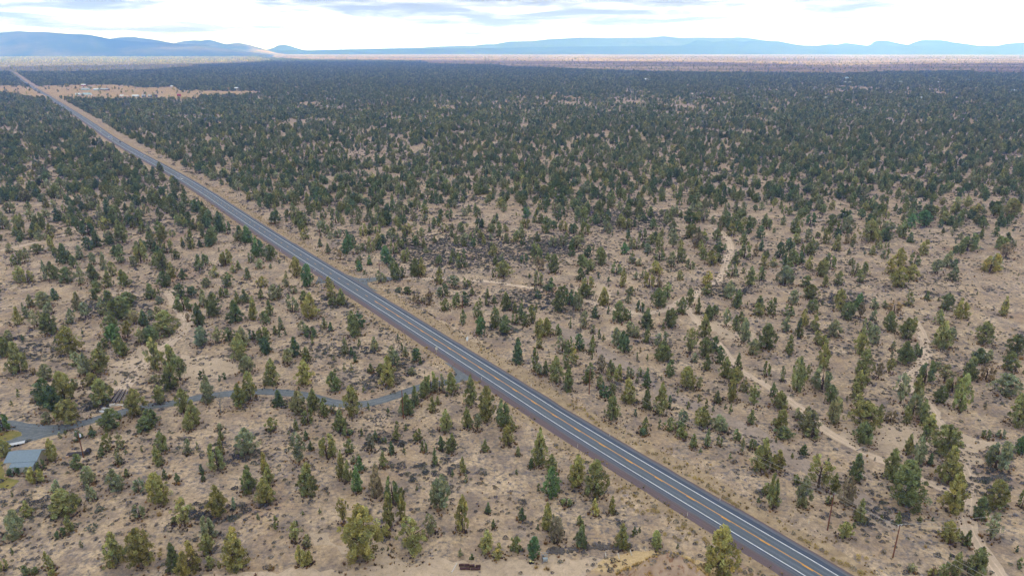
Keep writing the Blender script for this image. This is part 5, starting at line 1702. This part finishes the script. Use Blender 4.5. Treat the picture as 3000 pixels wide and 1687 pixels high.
# ------------------------------------------------------------------ buildings
M_roofg = mat('blue_grey_shingles', (0.20, 0.26, 0.31), .7, var=.12, vscale=2)
M_wallc = mat('cream_siding', (0.50, 0.45, 0.37), .8, var=.06)
M_wallg = mat('pale_grey_wall', (0.42, 0.43, 0.43), .8, var=.05)
M_trimw = mat('white_trim', (0.75, 0.75, 0.73), .6, var=.03)


def gable(t, L, D, hw_, hr, over, mw, mr, door=None, wins=()):
    """gabled block: ridge along local x"""
    w = MB()
    a, b = L / 2, D / 2
    w.v = [Vector(p) for p in ((-a, -b, 0), (a, -b, 0), (a, b, 0), (-a, b, 0), (-a, -b, hw_), (a, -b, hw_), (a, b, hw_), (-a, b, hw_), (-a, 0, hr), (a, 0, hr))]
    w.f = [(0, 1, 5, 4), (2, 3, 7, 6), (1, 2, 6, 9, 5), (3, 0, 4, 8, 7)]
    w.mi = [0] * 4
    w.build('wall', mw, t)
    r = MB()
    sl = (hr - hw_) / b
    A, B = a + over, b + over
    zo, th = hw_ - over * sl, .14
    for sg in (-1, 1):
        q = [(-A, sg * B, zo + .02), (A, sg * B, zo + .02), (A, 0, hr + .02), (-A, 0, hr + .02)]
        q2 = [(x_, y_, z_ + th) for x_, y_, z_ in q]
        k = len(r.v)
        r.v += [Vector(p) for p in q + q2]
        fs = [(0, 3, 2, 1), (4, 5, 6, 7), (0, 1, 5, 4), (1, 2, 6, 5), (3, 0, 4, 7)]
        for f in fs:
            f = f if sg < 0 else f[::-1]
            r.f.append(tuple(k + i for i in f)); r.mi.append(0)
    r.build('roof', mr, t)
    if door:
        MB().box((door[0], -b - .03, door[2] / 2), (door[1], .06, door[2])).build('door', M_trimw, t)
    for (x_, z_, ww_, hh_) in wins:
        o = MB().box((x_, -b - .02, z_), (ww_, .05, hh_)).build('window', M_glass, t)
        MB().box((x_, -b - .04, z_ - hh_ / 2 - .05), (ww_ + .15, .09, .08)).build('sill', M_trimw, o)


# the shed at lower left; eaves seen from the camera side
c0, c1 = at(22, 1375), at(97, 1380)
mid_ = (at(30, 1368) + at(100, 1374)) / 2
t = thing('shed', (mid_.x, mid_.y + 3.0, 0), 'small pale shed with a blue-grey gabled roof beside the driveway, lower left', 'shed', None, .10)
gable(t, 9.2, 6.6, 2.7, 4.3, .35, M_wallc, M_roofg, None, ((-2.6, 1.5, .9, .8),))
le = MB()
le.v = [Vector(p) for p in ((-2.5, -5.6, 2.02), (4.6, -5.6, 2.02), (4.6, -3.4, 2.62), (-2.5, -3.4, 2.62), (-2.5, -5.6, 1.9), (4.6, -5.6, 1.9), (4.6, -3.4, 2.5), (-2.5, -3.4, 2.5))]
le.f = [(0, 1, 2, 3), (7, 6, 5, 4), (0, 4, 5, 1), (1, 5, 6, 2), (3, 7, 4, 0)]
le.mi = [0] * 5
le.build('lean_to_roof', M_roofg, t)
MB().box((1.05, -4.35, .95), (6.7, 2.0, 1.9)).build('lean_to_wall', M_wallg, t)
MB().box((3.4, -4.2, .9), (.12, .0001 + .1, 1.8)).box((5.0, 1.3, 2.6), (.5, .5, .5)).build('chimney_vent', M_trimw, t)

HC = {'w': (0.70, 0.72, 0.74), 'g': (0.42, 0.47, 0.52), 'r': (0.33, 0.05, 0.05), 't': (0.55, 0.42, 0.33), 'b': (0.20, 0.14, 0.11), 'p': (0.62, 0.48, 0.42), 'd': (0.10, 0.12, 0.15), 'l': (0.35, 0.50, 0.56)}
HM = {k: mat('paint_' + {'w': 'white', 'g': 'grey', 'r': 'barn_red', 't': 'tan', 'b': 'brown', 'p': 'pink_tan', 'd': 'dark', 'l': 'pale_blue'}[k], v, .6, var=.05) for k, v in HC.items()}
HOUSES = [(196, 246, 9, 't', 'l', 'small pale house among trees left of the red barn, upper left'),
          (246, 252.5, 12, 'r', 'w', 'dark red barn with a white roof at the top of the straw field'),
          (252, 264.5, 20, 'l', 'g', 'long low pale greenhouse in the straw field, left of two'),
          (283, 265.5, 14, 'l', 'w', 'pale blue-white trailer in the straw field beside the long brown barn'),
          (308, 265.5, 22, 'b', 'g', 'long brown barn with grey roof in the straw field'),
          (230, 280, 14, 'w', 'w', 'low white house at the left of the pair nearest the highway'),
          (256, 279.5, 22, 'w', 'l', 'large white farmhouse with pale roof, right of the low white house'),
          (358, 285, 10, 'p', 'w', 'short building with a bright white roof at the field bottom'),
          (371, 287, 15, 'p', 't', 'long pinkish tan building at the field bottom'),
          (398, 285, 17, 'g', 'w', 'long shed with a white roof beside parked dark vehicles'),
          (422, 285, 9, 'd', 'g', 'dark parked vehicle as a gabled block, first right of the long white-roofed shed'),  # this and the next two: parked vehicles stood in for by gabled blocks
          (440, 285, 9, 'd', 'g', 'dark parked vehicle as a gabled block, second right of the long white-roofed shed'),
          (456, 285, 9, 'd', 'd', 'dark parked vehicle as a gabled block, third right of the long white-roofed shed'),
          (475, 245.5, 10, 't', 'w', 'pale house among trees above the straw field'),
          (504, 257, 8, 't', 'w', 'small white-roofed hut at the right tip of the straw field'),
          (525, 283, 9, 'r', 'r', 'small red-roofed cabin between trees right of the straw field'),
          (695, 262, 14, 'p', 'w', 'white-roofed house alone right of the straw field strip'),
          (672, 263, 8, 't', 't', 'tan hut just left of the lone white-roofed house'),
          (1896, 235, 17, 'w', 'w', 'white house alone in the dark forest, upper centre'),
          (2487, 231, 26, 'w', 'l', 'large white house in the forest, upper of the two at right'),
          (2483, 245, 24, 'w', 'w', 'long white barn in the forest, lower of the two at right'),
          (2629, 243, 26, 'g', 'g', 'wide blue-grey building in the forest right of the white barn'),
          (2745, 244, 11, 'p', 'w', 'small pinkish house with white roof, upper right forest'),
          (2722, 226, 12, 't', 'g', 'small tan house at the forest edge, upper right'),
          (2838, 238, 16, 'l', 'l', 'pale blue building in the forest near the right edge'),
          (2693, 291, 14, 'w', 'g', 'grey-roofed white cabin in the forest below the other houses at right'),
          (2025, 280, 10, 'p', 'p', 'pinkish cabin beside a bare patch in the forest, upper centre right'),
          (2419, 292, 6, 'w', 'w', 'tiny white cabin in the forest left of the grey-roofed one'),
          (2970, 269, 14, 'l', 'g', 'pale roof among trees at the right edge, upper forest')]
for px, py, wpx, mw, mr, lab in HOUSES:
    p = at(px, py)
    t_ = CH / (SP + (py - H / 2) / F * CP)
    L = wpx / F * t_
    t = thing('barn' if 'barn' in lab or 'shed' in lab else 'house', p, lab, 'barn' if 'barn' in lab or 'shed' in lab else 'house', 'farm buildings and houses in the distance', R.uniform(-.15, .15))
    D = min(12, L * .6)
    gable(t, L, D, 3.6, 6.6, .5, HM[mw], HM[mr], (L * .1, 1.1, 2.1), ((-L * .28, 1.7, 1.6, 1.2), (L * .32, 1.7, 1.6, 1.2)))

# ------------------------------------------------------------------ yard clutter
M_log = mat('grey_log', (0.30, 0.265, 0.245), .9, var=.35, vscale=1.2)
M_char = mat('dark_log', (0.06, 0.055, 0.06), .95, var=.4)
M_rust = mat('rusty_steel', (0.07, 0.036, 0.034), .85, var=.35, vscale=4)
M_steel = mat('galvanised_steel', (0.36, 0.42, 0.47), .4, .5, .5, var=.1)
M_board = mat('bleached_board', (0.62, 0.58, 0.52), .85, var=.15)
M_ply = mat('tan_plywood', (0.48, 0.33, 0.22), .8, var=.2)
M_ylid = mat('pale_yellow_plastic', (0.75, 0.66, 0.28), .5, var=.05)
M_rock = mat('lava_rock', (0.13, 0.115, 0.105), .95, var=.45, vscale=.7)
M_tarp = mat('pale_tarp', (0.55, 0.56, 0.58), .6, var=.1)

# the log pile beside the driveway: every log is a thing
base = at(350, 1176)
lp = [(312, 1174, 345, 1140, 0), (320, 1178, 352, 1139, 0), (328, 1176, 358, 1141, 0), (336, 1179, 362, 1138, 0), (344, 1177, 367, 1142, 0), (352, 1178, 371, 1140, 0), (360, 1179, 376, 1144, 0),
      (324, 1181, 350, 1146, .32), (333, 1180, 357, 1143, .34), (342, 1181, 364, 1143, .33), (350, 1182, 369, 1146, .34), (357, 1181, 374, 1147, .32),
      (330, 1180, 354, 1147, .66), (339, 1181, 361, 1146, .66), (348, 1181, 367, 1148, .66)]
for k, (a, b, c, d, z) in enumerate(lp):
    p, q = at(a, b), at(c, d)
    ln = (q - p).length
    q = p + (q - p).normalized() * min(ln, 11)
    mb = MB()
    mb.tube(p + Vector((0, 0, z + .19)), q + Vector((0, 0, z + .17)), .18 * R.uniform(.85, 1.1), .11, 9)
    tag(mb.build('log', M_char if k % 3 == 1 else M_log), ('dark' if k % 3 == 1 else 'weathered grey') + ' log, ' + ['leftmost', 'second from left', 'third from left', 'fourth from left', 'fifth from left', 'sixth from left', 'rightmost',
        'leftmost', 'second from left', 'third from left', 'fourth from left', 'rightmost', 'left', 'middle', 'right'][k] + ' in the ' + ('bottom' if k < 7 else 'middle' if k < 12 else 'top') + ' layer of the log pile', 'log', 'logs in the log pile')
for k, (px, py, L, D, Hh, m, lab, nm, cat) in enumerate([
        (312, 1199, 3.2, 1.5, .5, M_tarp, 'grey-white crumpled sheet of scrap metal below the log pile', 'scrap_sheet', 'scrap'),
        (330, 1190, 2.2, 1.2, .9, M_board, 'pale board stack leaning in the junk below the log pile', 'board_stack', 'boards'),
        (345, 1196, 2.6, 1.0, .8, M_ply, 'tan plywood crate in the junk beside the driveway', 'crate', 'crate'),
        (353, 1188, 3.6, .6, .45, M_board, 'pair of pale beams lying below the dark log ends', 'beam', 'beam'),
        (300, 1206, 2.6, 1.4, .35, M_tarp, 'pale boat-shaped shell at the left end of the junk row', 'boat_shell', 'boat shell'),
        (318, 1204, 1.4, 1.2, .8, M_ply, 'tan broken box leaning beside the pale shell', 'box', 'box')]):
    p = at(px, py)
    mb = MB()
    for q in range(4):
        mb.box((R.uniform(-.15, .15), R.uniform(-.2, .2), Hh * (q + .5) / 4), (L * R.uniform(.75, 1), D * R.uniform(.5, .95), Hh / 4 * .9), R.uniform(-.25, .25))
    mb.box((L * .3, 0, Hh * .7), (L * .5, .06, Hh * .9), .5, rot=Matrix.Rotation(.7, 3, 'X') @ Matrix.Rotation(.5, 3, 'Z'))
    o = mb.build(nm, m)
    o.location = p
    o.rotation_euler = (0, 0, R.uniform(-.4, .6))
    tag(o, lab, cat)
# trailer by the driveway branch near the shed
p = at(50, 1303)
t = thing('flatbed_trailer', p, 'low grey flatbed trailer parked behind the shed by the driveway', 'trailer', None, .45)
MB().box((0, 0, .62), (4.6, 1.7, .14)).box((-2.9, 0, .55), (1.3, .1, .1)).build('deck', M_tarp, t)
for sg in (-1, 1):
    for xx in (-.4, .45):
        MB().tube((xx, sg * .8, .34), (xx, sg * .98, .34), .34, .34, 12).build('wheel', M_tyre, t)
p = at(232, 1331)
t = thing('old_flatbed', p, 'dark rusted flatbed wreck lying between the transformer pole and shed', 'wreck', None, .18)
MB().box((0, 0, .5), (7.2, 2.1, .16)).build('deck', M_char, t)
MB().box((2.9, 0, 1.0), (1.2, 1.9, .9)).box((2.8, 0, 1.6), (.9, 1.5, .4)).build('cab_remains', M_char, t)
MB().box((-3.0, -1.4, .3), (.9, .7, .6)).build('side_box', M_ply, t)

# rusty drums
DR = [(1352, 1657), (1368, 1657), (1383, 1659), (1401, 1660), (1355, 1667), (1370, 1667), (1387, 1668), (1400, 1668)]
for k, (px, py) in enumerate(DR):
    p = at(px, py)
    mb = MB()
    prof_ = [(-.6, .0), (-.6, .3), (-.2, .3), (-.19, .325), (-.16, .3), (.16, .3), (.19, .325), (.2, .3), (.6, .3), (.6, 0)]
    n_ = 14
    for (zz, rr) in prof_:
        for i in range(n_):
            a = 6.2832 * i / n_
            mb.v.append(Vector((zz * 1.1, rr * 1.1 * math.cos(a), .36 + rr * 1.1 * math.sin(a))))
    for j in range(len(prof_) - 1):
        for i in range(n_):
            mb.f.append((j * n_ + i, j * n_ + (i + 1) % n_, (j + 1) * n_ + (i + 1) % n_, (j + 1) * n_ + i)); mb.mi.append(0)
    o = mb.build('drum', M_rust)
    o.location = p
    o.rotation_euler = (0, 0, R.uniform(-.1, .1))
    col_ = ['first', 'second', 'third', 'fourth'][k % 4]
    tag(o, f"rusty brown drum lying on its side, {col_} from left in the {'far' if k < 4 else 'near'} row", 'drum', 'rusty drums in two rows')
# grey metal cart frame
t = thing('metal_cart', at(1597, 1642), 'grey metal cart with round hoops standing below the green bush', 'cart', None, .1)
f = MB()
for xx in (-.55, .55):
    for yy in (-.7, .7):
        f.tube((xx, yy, 0), (xx, yy, 1.3), .05)
for zz in (.5, 1.3):
    f.tube((-.55, -.7, zz), (.55, -.7, zz), .05).tube((-.55, .7, zz), (.55, .7, zz), .05).tube((-.55, -.7, zz), (-.55, .7, zz), .05).tube((.55, -.7, zz), (.55, .7, zz), .05)
f.build('frame', M_steel, t)
MB().box((0, -.1, .56), (1.15, 1.4, .08)).box((.0, -.78, .9), (1.0, .05, .6)).build('tray', M_steel, t)
for sg in (-.45, .45):
    h_ = MB()
    pts = [Vector((sg + .42 * math.cos(a), .75, 1.75 + .42 * math.sin(a))) for a in np.linspace(0, 6.2832, 17)]
    h_.path(pts, [.04] * 17, 5)
    h_.build('hoop', M_steel, t)
for px, lab in ((1554, 'black drum with a pale yellow lid, left one of the pair'), (1561.5, 'black drum with a pale yellow lid, right smaller one of the pair')):
    t = thing('lidded_drum', at(px, 1649), lab, 'drum', 'black drums with yellow lids')
    k = 1.0 if px < 1558 else .7
    MB().tube((0, 0, 0), (0, 0, .7 * k), .42 * k, .45 * k, 16).build('barrel', M_tyre, t)
    MB().tube((0, 0, .7 * k), (0, 0, .78 * k), .33 * k, .31 * k, 16).build('lid', M_ylid, t)
for (px, py, tx, ty, lab) in ((1776, 1634, 1771, 1621, 'white stake leaning in bare dirt, leftmost of the leaning boards'),
                              (1815, 1638, 1806, 1620, 'broad pale board leaning in bare dirt, middle of the leaning boards'),
                              (1851, 1628, 1842, 1611, 'white board leaning beside the mound, third from left'),
                              (1892, 1614, 1887, 1603, 'thin pale stake at the left foot of the mound')):
    a, b = at(px, py), at(tx, ty)
    b = a + (b - a) * .6 + Vector((0, 0, .9))
    q = (b - a).normalized().to_track_quat('Z', 'Y').to_matrix()
    L = (b - a).length
    o = MB().box((a + b) / 2 + Vector((0, 0, .05)), (.22 if 'thin' not in lab else .09, .05, L), rot=q).build('board', M_board)
    tag(o, lab, 'board', 'pale boards leaning near the mound')
a, b = at(1323, 1677), at(1339, 1649)
tag(MB().tube(a + Vector((0, 0, .1)), b + Vector((0, 0, .1)), .14, .14, 8).build('pipe', M_board), 'long white pipe lying on the ground left of the rusty drums', 'pipe')
a, b = at(2567, 1631), at(2580, 1612)
tag(MB().tube(a + Vector((0, 0, .1)), b + Vector((0, 0, 1.2)), .07, .07, 8).build('stake', M_ply), 'pale leaning stake on the ground between the two lower-right poles', 'stake')
# row of lava rock
mb = MB()
for k in range(260):
    u = R.random()
    px = 1600 + 250 * u
    py = 1612 - 14 * u + 8 * math.sin(u * 9) * .5 + R.gauss(0, 5)
    p = at(px, py)
    mb.rock(p + Vector((0, 0, .12)), R.uniform(.22, .6), k, 0, .75)
tag(mb.build('rock_row', M_rock), 'long low row of dark lava rocks heaped behind the grey metal cart', 'rock wall')
mb = MB()
for k in range(42):
    p = at(1097 + R.gauss(0, 13), 1226 + R.gauss(0, 5))
    mb.rock(p + Vector((0, 0, .08)), R.uniform(.2, .5), 900 + k, 0, .6)
tag(mb.build('rock_heap', M_rock), 'flat grey rock heap on the sand left of the lone driveway pole', 'rock heap')
mb = MB()
for k in range(34):
    i = R.randrange(len(DP) // 4, len(DP) // 2)
    p = DP[i] + normals2d(DP)[i] * (3.6 + R.gauss(0, .25))
    mb.rock(p + Vector((0, 0, .05)), R.uniform(.15, .32), 1200 + k, 0, .7)
tag(mb.build('rock_edging', M_rock), 'scattered edging rocks along the lower side of the driveway bend', 'rocks')
# a fallen bare trunk by the right-hand tracks
a, b = at(2510, 1320), at(2542, 1308)
mb = MB().path([a + Vector((0, 0, .2)), (a + b) / 2 + Vector((.2, .1, .35)), b + Vector((0, 0, .6))], [.16, .12, .04], 6)
mb.path([(a + b) / 2 + Vector((0, 0, .3)), (a + b) / 2 + Vector((1.0, .8, 1.0))], [.08, .02], 5)
tag(mb.build('fallen_log', M_dead), 'grey fallen trunk with bent limbs lying across the end of a pale track', 'log')

# ------------------------------------------------------------------ haze
HZ = MB().box((4000, 12000, 449), (100000, 44000, 900)).build('haze', bpy.data.materials.new('haze'))
hm = HZ.data.materials[0]
hm.use_nodes = True
nt = hm.node_tree
nt.nodes.clear()
pv = node(nt, 'ShaderNodeVolumePrincipled')
pv.inputs['Color'].default_value = (0.125, 0.29, 1.0, 1)
pv.inputs['Absorption Color'].default_value = (1, 1, 1, 1)
pv.inputs['Density'].default_value = 1.0e-4
pv.inputs['Anisotropy'].default_value = 0.3
ou = node(nt, 'ShaderNodeOutputMaterial')
nt.links.new(pv.outputs[0], ou.inputs['Volume'])
tag(HZ, kind='stuff')
